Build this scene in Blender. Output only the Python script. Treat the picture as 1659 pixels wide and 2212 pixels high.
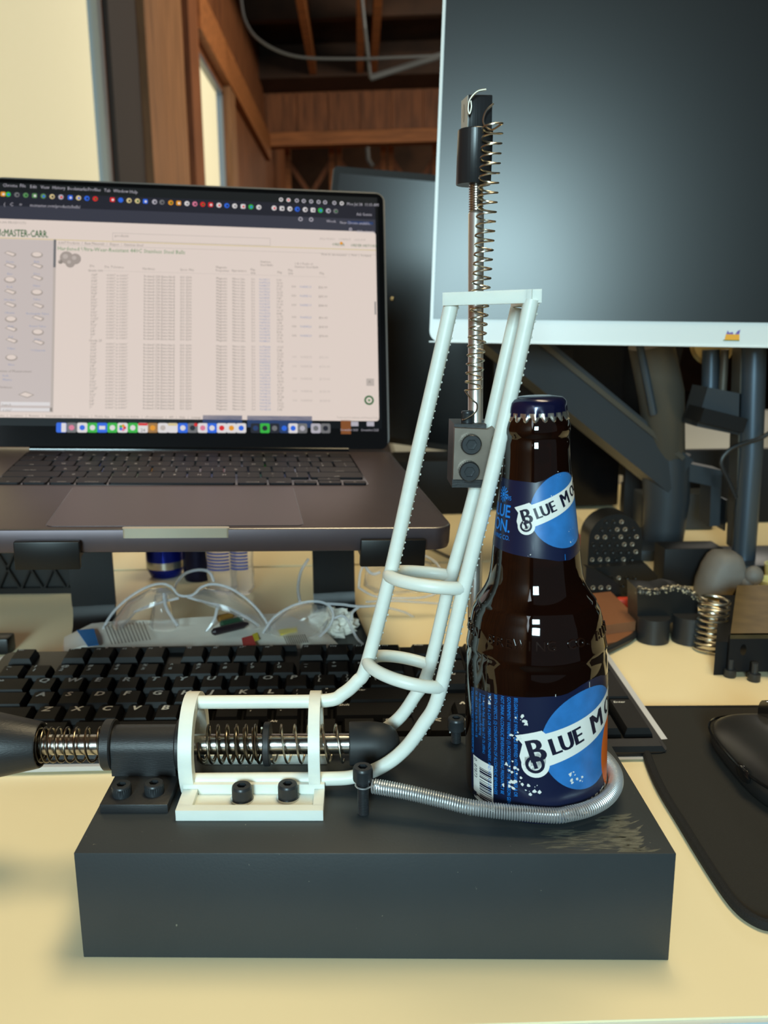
import bpy, bmesh, math, random
from mathutils import Vector, Matrix, Euler
random.seed(7)
PI = math.pi
S = bpy.context.scene
for o in list(bpy.data.objects): bpy.data.objects.remove(o)
COL = S.collection

# ---------------------------------------------------------------- camera
FPX, PX, PY = 1850.0, 711.3, 1106.0
CAM = Vector((.1176, -.3046, .2547))
yaw, pitch, roll = .0372, -.2152, -.0217
MR = (Matrix.Rotation(yaw, 3, 'Z') @ Matrix.Rotation(pitch, 3, 'X') @ Matrix(((1,0,0),(0,0,-1),(0,1,0))) @ Matrix.Rotation(roll, 3, 'Z'))
cd = bpy.data.cameras.new('camera'); cam = bpy.data.objects.new('camera', cd); COL.objects.link(cam)
cam.matrix_world = Matrix.Translation(CAM) @ MR.to_4x4()
cd.sensor_fit = 'HORIZONTAL'; cd.sensor_width = 36; cd.lens = 36*FPX/1659; cd.shift_x = (829.5-PX)/1659
cd.clip_start = .01; cd.clip_end = 60
cd.dof.use_dof = True; cd.dof.focus_distance = .405; cd.dof.aperture_fstop = 19.0
# lens in metres is 40 mm: aperture 40/17 = 2.4 mm, a phone's
S.camera = cam

# ---------------------------------------------------------------- exposure, world
vs = S.view_settings; vs.view_transform = 'Standard'; vs.look = 'None'; vs.gamma = 1; vs.use_curve_mapping = False
vs.exposure = 0.0
W = bpy.data.worlds.new('world'); S.world = W; W.use_nodes = True
W.node_tree.nodes['Background'].inputs[0].default_value = (.75, .82, .9, 1)
W.node_tree.nodes['Background'].inputs[1].default_value = .12

def area(name, loc, target, sx, sy, power, col):
    l = bpy.data.lights.new(name, 'AREA'); l.shape = 'RECTANGLE'; l.size = sx; l.size_y = sy; l.energy = power; l.color = col
    o = bpy.data.objects.new(name, l); COL.objects.link(o); o.location = loc
    o.rotation_euler = (Vector(target)-Vector(loc)).to_track_quat('-Z', 'Y').to_euler(); return o
area('overhead_lamp', (.42, .30, 1.65), (.12, .12, 0), .9, .4, 18.5, (1, .81, .49))
area('rear_window_light', (-.20, -2.0, .66), (.2, .3, .25), .46, .55, 46, (.64, .93, 1))
area('front_fill_light', (-1.15, -1.5, .95), (.15, .1, .1), 1.3, 1.0, 19, (.82, .94, 1))
area('left_window_light', (-.68, 1.9, .8), (.3, 1.2, .2), 1.2, 1.2, 5, (1, .9, .7))
area('wall_fill_light', (2.2, 4.2, 2.1), (-.7, 5.4, .9), 1.6, 1.0, 85, (1, .92, .78))  # added fill brightening the wood of the left wall, not a visible lamp
area('far_fill_light', (2.2, 10.2, 2.3), (0, 9.8, 1.9), 1.6, .6, 26, (1, .86, .66))  # unseen fill light aimed at the roof trusses

# ---------------------------------------------------------------- helpers
def ray(px, py): return MR @ Vector(((px-PX)/FPX, -(py-PY)/FPX, -1))
def aty(px, py, y): d = ray(px, py); return CAM + d*((y-CAM.y)/d.y)
def atz(px, py, z=0.0): d = ray(px, py); return CAM + d*((z-CAM.z)/d.z)
def atx(px, py, x): d = ray(px, py); return CAM + d*((x-CAM.x)/d.x)
def s2l(c): return tuple(((v/255)/12.92 if v/255 <= .04045 else (((v/255)+.055)/1.055)**2.4) for v in c)

MATS = {}
def mat(name, col, rough=.5, metal=0, var=.0, vscale=60, bump=0, bscale=200, trans=0, ior=1.45, coat=0, emit=None, es=1, alpha=1, stretch=None, spec=None, dust=None, sss=0):
    m = bpy.data.materials.new(name); m.use_nodes = True; nt = m.node_tree; b = nt.nodes['Principled BSDF']
    c = s2l(col); b.inputs['Base Color'].default_value = (*c, 1)
    b.inputs['Roughness'].default_value = rough; b.inputs['Metallic'].default_value = metal
    b.inputs['IOR'].default_value = ior; b.inputs['Transmission Weight'].default_value = trans
    b.inputs['Coat Weight'].default_value = coat; b.inputs['Coat Roughness'].default_value = .05
    if spec is not None: b.inputs['Specular IOR Level'].default_value = spec
    if alpha < 1: b.inputs['Alpha'].default_value = alpha
    if sss:
        b.inputs['Subsurface Weight'].default_value = sss; b.inputs['Subsurface Radius'].default_value = (1, .9, .75); b.inputs['Subsurface Scale'].default_value = .004
    if emit:
        b.inputs['Emission Color'].default_value = (*s2l(emit), 1); b.inputs['Emission Strength'].default_value = es
    N = nt.nodes; L = nt.links
    if var or bump or dust:
        tc = N.new('ShaderNodeTexCoord'); mp = N.new('ShaderNodeMapping'); L.new(tc.outputs['Object'], mp.inputs[0])
        if stretch: mp.inputs['Scale'].default_value = stretch
    if var:
        n = N.new('ShaderNodeTexNoise'); n.inputs['Scale'].default_value = vscale; n.inputs['Detail'].default_value = 5
        L.new(mp.outputs[0], n.inputs[0])
        r = N.new('ShaderNodeValToRGB'); r.color_ramp.elements[0].position = .3; r.color_ramp.elements[1].position = .7
        r.color_ramp.elements[0].color = tuple(max(0, v*(1-var)) for v in c)+(1,)
        r.color_ramp.elements[1].color = tuple(min(1, v*(1+var)) for v in c)+(1,)
        L.new(n.outputs[0], r.inputs[0]); L.new(r.outputs[0], b.inputs['Base Color']); last = r
    if dust:
        n = N.new('ShaderNodeTexNoise'); n.inputs['Scale'].default_value = dust[1]; n.inputs['Detail'].default_value = 2
        L.new(mp.outputs[0], n.inputs[0])
        r2 = N.new('ShaderNodeValToRGB'); r2.color_ramp.elements[0].position = dust[2]; r2.color_ramp.elements[1].position = dust[2]+.03
        L.new(n.outputs[0], r2.inputs[0])
        mx = N.new('ShaderNodeMix'); mx.data_type = 'RGBA'; L.new(r2.outputs[0], mx.inputs[0])
        if var: L.new(last.outputs[0], mx.inputs[6])
        else: mx.inputs[6].default_value = (*c, 1)
        mx.inputs[7].default_value = (*s2l(dust[0]), 1); L.new(mx.outputs[2], b.inputs['Base Color'])
    if bump:
        n = N.new('ShaderNodeTexNoise'); n.inputs['Scale'].default_value = bscale; n.inputs['Detail'].default_value = 3
        L.new(mp.outputs[0], n.inputs[0]); bp = N.new('ShaderNodeBump'); bp.inputs['Strength'].default_value = bump; bp.inputs['Distance'].default_value = .001
        L.new(n.outputs[0], bp.inputs['Height']); L.new(bp.outputs[0], b.inputs['Normal'])
    MATS[name] = m; return m

class MB:
    def __init__(s): s.v = []; s.f = []; s.m = []; s.mi = 0
    def add(s, vs, fs, M=None):
        o = len(s.v); s.v += [(M @ Vector(p)) if M else Vector(p) for p in vs]
        s.f += [tuple(i+o for i in f) for f in fs]; s.m += [s.mi]*len(fs); return s
    def box(s, a, b, M=None, taper=0, bev=0):
        x0, y0, z0 = a; x1, y1, z1 = b
        if bev:
            bm = bmesh.new(); bmesh.ops.create_cube(bm, size=1)
            for v in bm.verts: v.co = Vector(((x0+x1)/2+v.co.x*(x1-x0), (y0+y1)/2+v.co.y*(y1-y0), (z0+z1)/2+v.co.z*(z1-z0)))
            bmesh.ops.bevel(bm, geom=list(bm.edges), offset=bev, segments=2, profile=.5, affect='EDGES')
            return s.bm(bm, M)
        t = taper
        V = [(x0,y0,z0),(x1,y0,z0),(x1,y1,z0),(x0,y1,z0),(x0+t,y0+t,z1),(x1-t,y0+t,z1),(x1-t,y1-t,z1),(x0+t,y1-t,z1)]
        return s.add(V, [(0,3,2,1),(4,5,6,7),(0,1,5,4),(1,2,6,5),(2,3,7,6),(3,0,4,7)], M)
    def bm(s, bm, M=None):
        bm.verts.index_update(); s.add([v.co.copy() for v in bm.verts], [tuple(v.index for v in f.verts) for f in bm.faces], M); bm.free(); return s
    def cyl(s, p0, p1, r0, r1=None, n=24, cap=True):
        return s.tube([p0, p1], [r0, r1 if r1 is not None else r0], n, cap)
    def tube(s, pts, r, n=10, cap=True, closed=False, sq=None, up=None):
        pts = [Vector(p) for p in pts]; K = len(pts); rs = r if isinstance(r, (list, tuple)) else [r]*K
        T = []
        for i in range(K):
            a = pts[(i-1) % K] if (closed or i) else pts[0]; b = pts[(i+1) % K] if (closed or i < K-1) else pts[-1]
            T.append((b-a).normalized())
        u = Vector(up) if up else (Vector((0,0,1)) if abs(T[0].z) < .9 else Vector((1,0,0)))
        u = (u-T[0]*u.dot(T[0])).normalized(); V = []; o = 0
        for i in range(K):
            u = (u-T[i]*u.dot(T[i])).normalized(); w = T[i].cross(u)
            if sq:
                a, b = sq
                for cx, cy in ((1,1),(-1,1),(-1,-1),(1,-1)): V.append(pts[i]+u*cx*a/2+w*cy*b/2)
            else:
                for k in range(n): t = 2*PI*k/n; V.append(pts[i]+(u*math.cos(t)+w*math.sin(t))*rs[i])
        if sq: n = 4
        F = []
        for i in range(K if closed else K-1):
            j = (i+1) % K
            for k in range(n): k2 = (k+1) % n; F.append((i*n+k, i*n+k2, j*n+k2, j*n+k))
        if cap and not closed: F.append(tuple(range(n))[::-1]); F.append(tuple((K-1)*n+k for k in range(n)))
        return s.add(V, F)
    def lathe(s, prof, M=None, n=48, a0=0, a1=2*PI, cap=True):
        full = abs(a1-a0-2*PI) < 1e-6; V = []; F = []; N = n if full else n+1
        for (r, z) in prof:
            for k in range(N): t = a0+(a1-a0)*k/n; V.append((r*math.cos(t), r*math.sin(t), z))
        for i in range(len(prof)-1):
            for k in range(n):
                k2 = (k+1) % N; F.append((i*N+k, i*N+k2, (i+1)*N+k2, (i+1)*N+k))
        if cap and full:
            if prof[0][0] > 1e-5: F.append(tuple(range(N))[::-1])
            if prof[-1][0] > 1e-5: F.append(tuple((len(prof)-1)*N+k for k in range(N)))
        return s.add(V, F, M)
    def prism(s, poly, t, M=None):
        n = len(poly); V = [(x, y, 0) for x, y in poly]+[(x, y, t) for x, y in poly]
        return s.add(V, [tuple(range(n))[::-1], tuple(range(n, 2*n))]+[(i, (i+1) % n, n+(i+1) % n, n+i) for i in range(n)], M)
    def ball(s, c, r, n=10, sc=(1,1,1)):
        bm = bmesh.new(); bmesh.ops.create_uvsphere(bm, u_segments=n, v_segments=max(4, n//2+1), radius=r)
        for v in bm.verts: v.co = Vector((v.co.x*sc[0], v.co.y*sc[1], v.co.z*sc[2]))+Vector(c)
        return s.bm(bm)
    def build(s, name, mats, parent=None, world=True, smooth=35, wn=False):
        me = bpy.data.meshes.new(name)
        off = Vector((0,0,0))
        if parent is not None and world: off = Vector(parent.get('_o', (0,0,0)))
        me.from_pydata([tuple(v-off) for v in s.v], [], s.f)
        if not isinstance(mats, (list, tuple)): mats = [mats]
        for m in mats: me.materials.append(m if not isinstance(m, str) else MATS[m])
        if len(mats) > 1: me.polygons.foreach_set('material_index', s.m)
        if smooth: me.polygons.foreach_set('use_smooth', [True]*len(me.polygons)); me.update(); me.set_sharp_from_angle(angle=math.radians(smooth))
        me.validate(); me.update()
        o = bpy.data.objects.new(name, me); COL.objects.link(o)
        if parent is not None: o.parent = parent; o['_o'] = tuple(parent.get('_o', (0,0,0)))
        return o

def tag(o, label=None, cat=None, group=None, kind=None):
    if label: o['label'] = label
    if cat: o['category'] = cat
    if group: o['group'] = group
    if kind: o['kind'] = kind
    return o
def thing(name, label, cat, loc=(0,0,0), rot=None, group=None):
    o = bpy.data.objects.new(name, None); COL.objects.link(o); o.location = loc; o.empty_display_size = .01
    if rot: o.rotation_euler = rot
    o['_o'] = tuple(loc); return tag(o, label, cat, group)
def origin(o):
    """put a single-mesh thing's origin at the middle of its base"""
    me = o.data; xs = [v.co.x for v in me.vertices]; ys = [v.co.y for v in me.vertices]; zs = [v.co.z for v in me.vertices]
    c = Vector(((min(xs)+max(xs))/2, (min(ys)+max(ys))/2, min(zs))); me.transform(Matrix.Translation(-c)); o.location = o.location+c; return o
def catmull(P, n=8):
    P = [Vector(p) for p in P]; out = []
    for i in range(len(P)-1):
        p0 = P[i-1] if i else P[0]*2-P[1]; p1 = P[i]; p2 = P[i+1]; p3 = P[i+2] if i+2 < len(P) else P[-1]*2-P[-2]
        for k in range(n):
            t = k/n; out.append(.5*((2*p1)+(p2-p0)*t+(2*p0-5*p1+4*p2-p3)*t*t+(3*p1-p0-3*p2+p3)*t**3))
    out.append(P[-1]); return out
def resample(P, d):
    out = [P[0].copy()]; acc = 0
    for a, b in zip(P, P[1:]):
        L = (b-a).length; t = d-acc
        while t <= L: out.append(a.lerp(b, t/L)); t += d
        acc = L-(t-d)
    return out
def helix(path, r, turns, per=14, up=None, r1=None, ph=0, dens=None):
    """points of a coil wound round a path"""
    path = [Vector(p) for p in path]; Ls = [0]
    for a, b in zip(path, path[1:]): Ls.append(Ls[-1]+(b-a).length)
    N = int(turns*per); out = []; u = None
    for i in range(N+1):
        f = i/N; s = (dens(f) if dens else f)*Ls[-1]
        k = 0
        while k < len(Ls)-2 and Ls[k+1] < s: k += 1
        t = (s-Ls[k])/max(1e-9, Ls[k+1]-Ls[k]); p = path[k].lerp(path[k+1], t)
        a = path[max(0, k-1)]; b = path[min(len(path)-1, k+2)]; T = (b-a).normalized()
        if u is None: u = Vector(up) if up else (Vector((0,0,1)) if abs(T.z) < .9 else Vector((1,0,0)))
        u = (u-T*u.dot(T)).normalized(); w = T.cross(u); an = ph+2*PI*turns*f; rr = r if r1 is None else r+(r1-r)*f
        out.append(p+(u*math.cos(an)+w*math.sin(an))*rr)
    return out

# flat text and shapes: lists of (verts2d, faces)
_tc = {}
def text2d(s, size=1, bold=0, align='LEFT', cond=1, res=3, space=1, line=1):
    key = (s, bold, align, res, space, line)
    if key not in _tc:
        c = bpy.data.curves.new('t', 'FONT'); c.body = s; c.size = 1; c.align_x = align; c.resolution_u = res
        c.space_character = space; c.space_line = line
        o = bpy.data.objects.new('t', c); COL.objects.link(o)
        me = bpy.data.meshes.new_from_object(o.evaluated_get(bpy.context.evaluated_depsgraph_get()))
        V0 = [(v.co.x, v.co.y) for v in me.vertices]; F0 = [tuple(p.vertices) for p in me.polygons]; n0_ = len(V0)
        if bold > .022:    # heavier strokes: the same glyph laid down again beside itself
            V1 = []; F1 = []
            for k, (ox, oy) in enumerate(((-bold*.6, 0), (bold*.6, 0), (0, bold*.35), (0, -bold*.35))): V1 += [(x+ox, y+oy) for x, y in V0]; F1 += [tuple(i+k*n0_ for i in f) for f in F0]
            V0, F0 = V1, F1
        _tc[key] = (V0, F0)
        bpy.data.meshes.remove(me); bpy.data.objects.remove(o); bpy.data.curves.remove(c)
    V, F = _tc[key]; return [(x*size*cond, y*size) for x, y in V], F
def rect2d(x0, y0, x1, y1): return [(x0,y0),(x1,y0),(x1,y1),(x0,y1)], [(0,1,2,3)]
def disc2d(cx, cy, r, n=40, ry=None):
    ry = ry or r; return [(cx+r*math.cos(2*PI*k/n), cy+ry*math.sin(2*PI*k/n)) for k in range(n)], [tuple(range(n))]
def ring2d(cx, cy, r, r2, n=40):
    V = []; 
    for k in range(n): a = 2*PI*k/n; V += [(cx+r*math.cos(a), cy+r*math.sin(a)), (cx+r2*math.cos(a), cy+r2*math.sin(a))]
    return V, [(2*k, 2*k+1, 2*((k+1) % n)+1, 2*((k+1) % n)) for k in range(n)]
def rrect2d(x0, y0, x1, y1, r, n=5):
    V = []
    for cx, cy, a in ((x1-r, y1-r, 0), (x0+r, y1-r, 90), (x0+r, y0+r, 180), (x1-r, y0+r, 270)):
        for k in range(n+1): t = math.radians(a+90*k/n); V.append((cx+r*math.cos(t), cy+r*math.sin(t)))
    return V, [tuple(range(len(V)))]
def xf2d(sh, dx=0, dy=0, ang=0, sx=1, sy=1, shear=0):
    c, s = math.cos(ang), math.sin(ang)
    return [(dx+c*(x*sx+y*shear)-s*y*sy, dy+s*(x*sx+y*shear)+c*y*sy) for x, y in sh[0]], sh[1]
def cut2d(sh, step, ystep=None, clip=None):
    bm = bmesh.new(); vs_ = [bm.verts.new((x, y, 0)) for x, y in sh[0]]
    for f in sh[1]:
        try: bm.faces.new([vs_[i] for i in f])
        except ValueError: pass
    bmesh.ops.triangulate(bm, faces=list(bm.faces))
    if clip:
        for ax, val, sg in clip:
            no = Vector((0,0,0)); no[ax] = sg; co = Vector((0,0,0)); co[ax] = val
            bmesh.ops.bisect_plane(bm, geom=list(bm.verts)+list(bm.edges)+list(bm.faces), plane_co=co, plane_no=no, clear_outer=True)
    if bm.verts:
        for ax, st in ((0, step), (1, ystep)):
            if not st: continue
            lo = min(v.co[ax] for v in bm.verts); hi = max(v.co[ax] for v in bm.verts); k = math.ceil(lo/st)*st
            while k < hi:
                no = Vector((0,0,0)); no[ax] = 1; co = Vector((0,0,0)); co[ax] = k
                bmesh.ops.bisect_plane(bm, geom=list(bm.verts)+list(bm.edges)+list(bm.faces), plane_co=co, plane_no=no); k += st
    bm.verts.index_update(); r = ([(v.co.x, v.co.y) for v in bm.verts], [tuple(v.index for v in f.verts) for f in bm.faces]); bm.free(); return r

# ---------------------------------------------------------------- materials
mat('desk_top', (244, 230, 190), .42, var=.035, vscale=3, dust=((150, 120, 70), 90, .80))
mat('desk_edge', (205, 215, 215), .4)
mat('block_black', (48, 53, 56), .48, var=.10, vscale=14, bump=.05, bscale=900, dust=((120, 118, 105), 420, .76))
mat('print_black', (36, 37, 39), .42, bump=.12, bscale=500, stretch=(1, 1, 6), var=.1)
mat('tip_rubber', (40, 42, 44), .5, bump=.05)
mat('white_resin', (232, 237, 228), .38, sss=.25, bump=.06, bscale=900, stretch=(1, 1, 3), var=.03)
mat('steel', (190, 186, 180), .24, 1, var=.25, vscale=90, bump=.12, bscale=160)
mat('rod_steel', (206, 203, 198), .36, .85, var=.1)
mat('spring_wire', (196, 190, 174), .24, 1)
mat('dark_spring', (120, 112, 98), .28, 1)
mat('zinc_spring', (226, 230, 232), .34, .8)
mat('black_oxide', (50, 53, 56), .36, .3, bump=.05)
mat('washer_steel', (200, 200, 198), .25, 1)
mat('jaw_steel', (128, 118, 108), .38, .85, var=.15, vscale=80)
mat('knob_black', (40, 41, 43), .3, .2, stretch=(20, 20, .3), bump=.1, bscale=60)
mat('tab_beige', (172, 168, 158), .5)
mat('amber_glass', (30, 13, 7), .03, 0, trans=.5, ior=1.5, coat=.3, bump=0)
mat('label_navy', (18, 26, 56), .32, coat=.15)
mat('label_blue', (48, 118, 188), .35, var=.14, vscale=160)
mat('label_bright', (26, 132, 224), .4)
mat('label_white', (236, 236, 230), .45, var=.03)
mat('label_ink', (20, 22, 46), .4)
mat('label_orange', (232, 108, 30), .4)
mat('scuff', (225, 225, 220), .8)
mat('cap_navy', (20, 22, 54), .22, .3, coat=.3)
mat('cap_tin', (205, 200, 188), .2, .9)
mat('kb_black', (12, 12, 13), .42, bump=.05, bscale=800)
mat('kb_key', (9, 9, 10), .5, bump=.05, bscale=1500, spec=.3)
mat('kb_legend', (252, 252, 246), .6)
mat('kb_silver', (200, 202, 205), .35, .2)
mat('lap_body', (90, 80, 84), .42, .75, var=.03)
mat('lap_edge', (150, 150, 150), .32, .9)
mat('lap_notch', (196, 190, 172), .35, .6)
mat('lap_key', (20, 16, 22), .5, spec=.3)
mat('lap_legend', (190, 186, 190), .6)
mat('lap_bezel', (10, 11, 13), .12)
mat('trackpad', (90, 78, 80), .36, .6)
def scr(name, c, es=.84): return mat(name, (4, 4, 4), .25, emit=c, es=es, spec=.3)
scr('s_page', (238, 222, 212)); scr('s_side', (212, 200, 196)); scr('s_head', (240, 222, 212)); scr('s_dark', (40, 42, 52)); scr('s_dark2', (62, 64, 76)); scr('s_menu', (30, 34, 36))
scr('s_text', (150, 140, 132)); scr('s_text2', (176, 164, 156)); scr('s_green', (28, 104, 50)); scr('s_green2', (100, 150, 96)); scr('s_blue', (150, 162, 196)); scr('s_line', (200, 188, 180)); scr('s_yel', (226, 206, 150))
scr('s_white', (235, 230, 230)); scr('s_red', (228, 44, 48)); scr('s_orange', (240, 160, 40)); scr('s_gr', (60, 190, 70)); scr('s_bl', (50, 110, 235)); scr('s_grey', (120, 120, 122)); scr('s_brown', (168, 124, 72)); scr('s_pink', (230, 130, 160)); scr('s_dim', (44, 66, 110)); scr('s_wood', (140, 84, 44)); scr('s_lt', (190, 186, 196)); scr('s_dk', (14, 18, 22))
mat('stand_black', (14, 14, 15), .4, .2)
mat('mon_white', (225, 232, 232), .32)
mat('mon_screen', (14, 15, 16), .29, spec=.6)
mat('mon_black', (10, 11, 14), .22, spec=.3)
mat('mon_black_matte', (15, 16, 19), .55, spec=.3)
mat('logo_y', (240, 170, 30), .4); mat('logo_p', (110, 90, 170), .4); mat('logo_g', (90, 110, 40), .4)
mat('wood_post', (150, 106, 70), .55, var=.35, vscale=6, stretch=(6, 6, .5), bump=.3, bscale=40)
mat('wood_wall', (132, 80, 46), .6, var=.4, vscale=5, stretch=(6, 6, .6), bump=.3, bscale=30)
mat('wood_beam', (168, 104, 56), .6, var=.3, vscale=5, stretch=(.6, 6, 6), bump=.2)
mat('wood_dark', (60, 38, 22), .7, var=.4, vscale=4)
mat('blind', (238, 228, 190), .8, var=.02, emit=(236, 228, 190), es=.45)
mat('daylight', (200, 225, 245), .8, emit=(178, 212, 240), es=.8)
mat('alu', (140, 146, 150), .4, .5)
mat('jamb', (62, 54, 50), .6)
mat('floor', (60, 54, 48), .7, var=.2, vscale=2)
mat('wall_dark', (46, 40, 36), .8, var=.3, vscale=3)
mat('conduit', (92, 94, 94), .5, .3)
mat('arm_grey', (62, 68, 74), .42, .3)
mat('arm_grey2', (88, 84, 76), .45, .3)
mat('pole_grey', (80, 92, 104), .35, .6)
mat('clear', (250, 250, 250), .06, trans=.92, ior=1.25, alpha=.55)
mat('clear_rim', (235, 236, 240), .12, trans=.5, ior=1.4, alpha=.7)
mat('paper', (244, 240, 228), .8, var=.03, bump=.3, bscale=60)
mat('print_blue', (40, 120, 190), .6); mat('print_red', (200, 50, 50), .6); mat('print_yellow', (228, 206, 40), .6); mat('print_grey', (140, 132, 118), .7)
mat('can_blue', (24, 40, 150), .22, .7); mat('can_silver', (205, 200, 190), .25, .9); mat('can_dark', (26, 26, 52), .3, .6)
mat('pet', (225, 228, 235), .05, trans=.85, ior=1.2, alpha=.6); mat('pet_label', (70, 84, 150), .5)
mat('mesh_black', (14, 14, 14), .5)
mat('pen_dark', (40, 30, 34), .35); mat('pen_green', (40, 70, 50), .35); mat('pen_brown', (130, 90, 36), .5)
mat('pad_cloth', (38, 37, 34), .9, bump=.5, bscale=2500, dust=((150, 148, 140), 160, .79))
mat('pad_edge', (20, 21, 23), .85, bump=.5, bscale=1500)
mat('mouse_dark', (36, 36, 36), .35); mat('mouse_top', (60, 58, 54), .3); mat('mouse_gloss', (20, 20, 21), .12)
mat('cable', (34, 35, 37), .45)
mat('leather', (128, 84, 56), .55, bump=.3, bscale=300)
mat('red_plastic', (190, 60, 38), .5)
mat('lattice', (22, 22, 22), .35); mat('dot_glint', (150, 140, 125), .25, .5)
mat('clay_grey', (112, 110, 106), .6, bump=.2, bscale=200, var=.12, vscale=50)
mat('box_yellow', (238, 200, 110), .7); mat('teal', (120, 165, 150), .7); mat('yellowish', (220, 210, 140), .5)
mat('pink', (220, 120, 130), .6)
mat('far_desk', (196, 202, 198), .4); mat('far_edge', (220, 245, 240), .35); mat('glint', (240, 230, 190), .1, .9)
mat('brass', (226, 196, 130), .3, .5)

# ================================================================ THE SETTING
def struct(name, mb, m, **k): o = mb.build(name, m, **k); o['kind'] = 'structure'; return o
XW = -.75
struct('floor', MB().box((-1.5, -3, -.78), (6, 11.6, -.73)), 'floor')
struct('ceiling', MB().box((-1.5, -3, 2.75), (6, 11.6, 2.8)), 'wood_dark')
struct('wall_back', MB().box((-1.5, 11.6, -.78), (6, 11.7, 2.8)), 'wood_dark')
struct('wall_right', MB().box((5.9, -3, -.78), (6, 11.6, 2.8)), 'wall_dark')
# left wall: solid wood with two window openings
wl = MB(); t = .12
for y0, y1, z0, z1 in ((-3, 1.0, -.78, 2.75), (1.0, 2.9, -.78, .15), (1.0, 2.9, 1.95, 2.75), (2.9, 4.66, -.78, 2.75), (4.66, 5.74, -.78, .15), (4.66, 5.74, 1.76, 2.75), (5.74, 11.6, -.78, 2.75)):
    wl.box((XW-t, y0, z0), (XW, y1, z1))
wall_left = struct('wall_left', wl, 'wood_wall')
for k, (y0, y1) in enumerate(((5.78, 6.5), (6.52, 7.3), (7.32, 8.3))):
    MB().box((XW, y0, -.7), (XW+.012, y1, 2.7)).build('plank', 'wood_wall', wall_left)
def window(n, y0, y1, z0, z1, strip, jamb):
    w = thing('window_%d' % n, None, None, (XW, (y0+y1)/2, z0)); w['kind'] = 'structure'
    MB().box((XW-.03, y0+.02, z0+.02), (XW-.025, y1-strip-.02, z1-.02)).build('blind', 'blind', w)
    MB().box((XW-.045, y1-strip-.06, z0+.02), (XW-.04, y1-.03, z1-.02)).build('pane', 'daylight', w)
    f = MB(); f.box((XW-.1, y1-.05, z0), (XW+.004, y1, z1)); f.box((XW-.1, y0, z0), (XW+.004, y0+.03, z1)); f.box((XW-.1, y0, z1-.03), (XW+.004, y1, z1)); f.box((XW-.1, y0, z0), (XW+.03, y1, z0+.03))
    f.build('window_frame', 'alu', w)
window(1, 1.0, 2.9, .15, 1.95, .05, 0)
window(2, 4.66, 5.74, .15, 1.76, .09, 0)
struct('trim_1', MB().box((XW, 2.93, -.73), (XW+.02, 3.34, 2.75)), 'jamb')
struct('trim_2', MB().box((XW, 3.36, -.73), (XW+.05, 3.62, 2.75)), 'wood_post')
struct('trim_3', MB().box((XW-.01, 3.66, -.73), (XW+.02, 4.32, 2.75)), 'wood_post')
struct('trim_4', MB().box((XW, 4.36, -.73), (XW+.045, 4.64, 2.75)), 'wood_wall')
struct('trim_5', MB().box((XW, 4.64, 1.80), (XW+.06, 8.4, 2.02)), 'wood_beam')
struct('trim_6', MB().box((XW, 5.76, -.73), (XW+.05, 6.0, 1.80)), 'wood_post')
# ceiling joists run across and along
for k, yy in enumerate((3.4, 4.6, 5.8, 7.0, 8.2)):
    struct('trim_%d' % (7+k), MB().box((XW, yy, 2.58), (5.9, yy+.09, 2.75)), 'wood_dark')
for k, (a, b) in enumerate((((640, 0), (655, 95)), ((785, 0), (800, 160)), ((835, 0), (838, 150)))):
    p = aty(*a, 5.2); xx = -.28+k*.42 if k < 2 else .26
    struct('trim_%d' % (12+k), MB().box((xx, 3.0, 2.44), (xx+.06, 8.5, 2.58)), 'wood_beam')
# dropped header beam with a ledger under it, then trusses beyond
hd = struct('trim_15', MB().box((XW, 8.5, 2.02), (5.9, 8.62, 2.42)), 'wood_wall')
for k in range(14): MB().box((XW+.02+k*.30, 8.485, 2.07), (XW+.31+k*.30, 8.5, 2.40)).build('plank', 'wood_wall', hd)
struct('trim_16', MB().box((XW, 8.40, 1.93), (5.9, 8.56, 2.05)), 'wood_beam')
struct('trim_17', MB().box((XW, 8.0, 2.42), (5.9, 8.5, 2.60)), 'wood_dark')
def truss(xc, name):
    t = thing(name, 'wooden cross-braced roof truss hanging beyond the header beam, %s' % ('left one' if xc < 0 else ('middle one' if xc < .5 else 'right one by the white monitor')), 'roof truss', (xc, 9.6, 1.2), group=None)
    t['_o'] = (xc, 9.6, 1.2)
    for s in (-1, 1):
        MB().tube([(xc+s*.24, 9.6, 1.1), (xc+s*.24, 9.6, 2.74)], .1, sq=(.06, .05)).build('post', 'wood_beam', t)
        MB().tube([(xc-s*.24, 9.6, 1.3), (xc+s*.24, 9.6, 2.0)], .1, sq=(.05, .03)).build('brace', 'wood_wall', t)
for xc in (-.38, .18, .74): truss(xc, 'roof_truss')
# wiring under the ceiling
c = thing('conduit', 'grey conduit pipe and sagging cable under the dark ceiling', 'conduit', (.1, 6, 2.3))
P = [aty(x, y, 5.5) for x, y in ((518, -20), (530, 45), (565, 90), (640, 122), (760, 127), (860, 124), (960, 120))]
MB().tube(catmull(P, 6), .009, 8).build('cable', 'conduit', c)
MB().tube([aty(800, 168, 5.6), aty(960, 117, 5.6)], .02, 8).build('pipe', 'conduit', c)
MB().tube([aty(780, -20, 5.4), aty(788, 60, 5.4), aty(800, 168, 5.6)], .011, 8).build('drop_cable', 'conduit', c)
MB().tube([aty(793, 318, 8.2), aty(795, 345, 8.2), aty(805, 360, 8.2)], .02, 8).build('hook', 'conduit', c)

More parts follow.
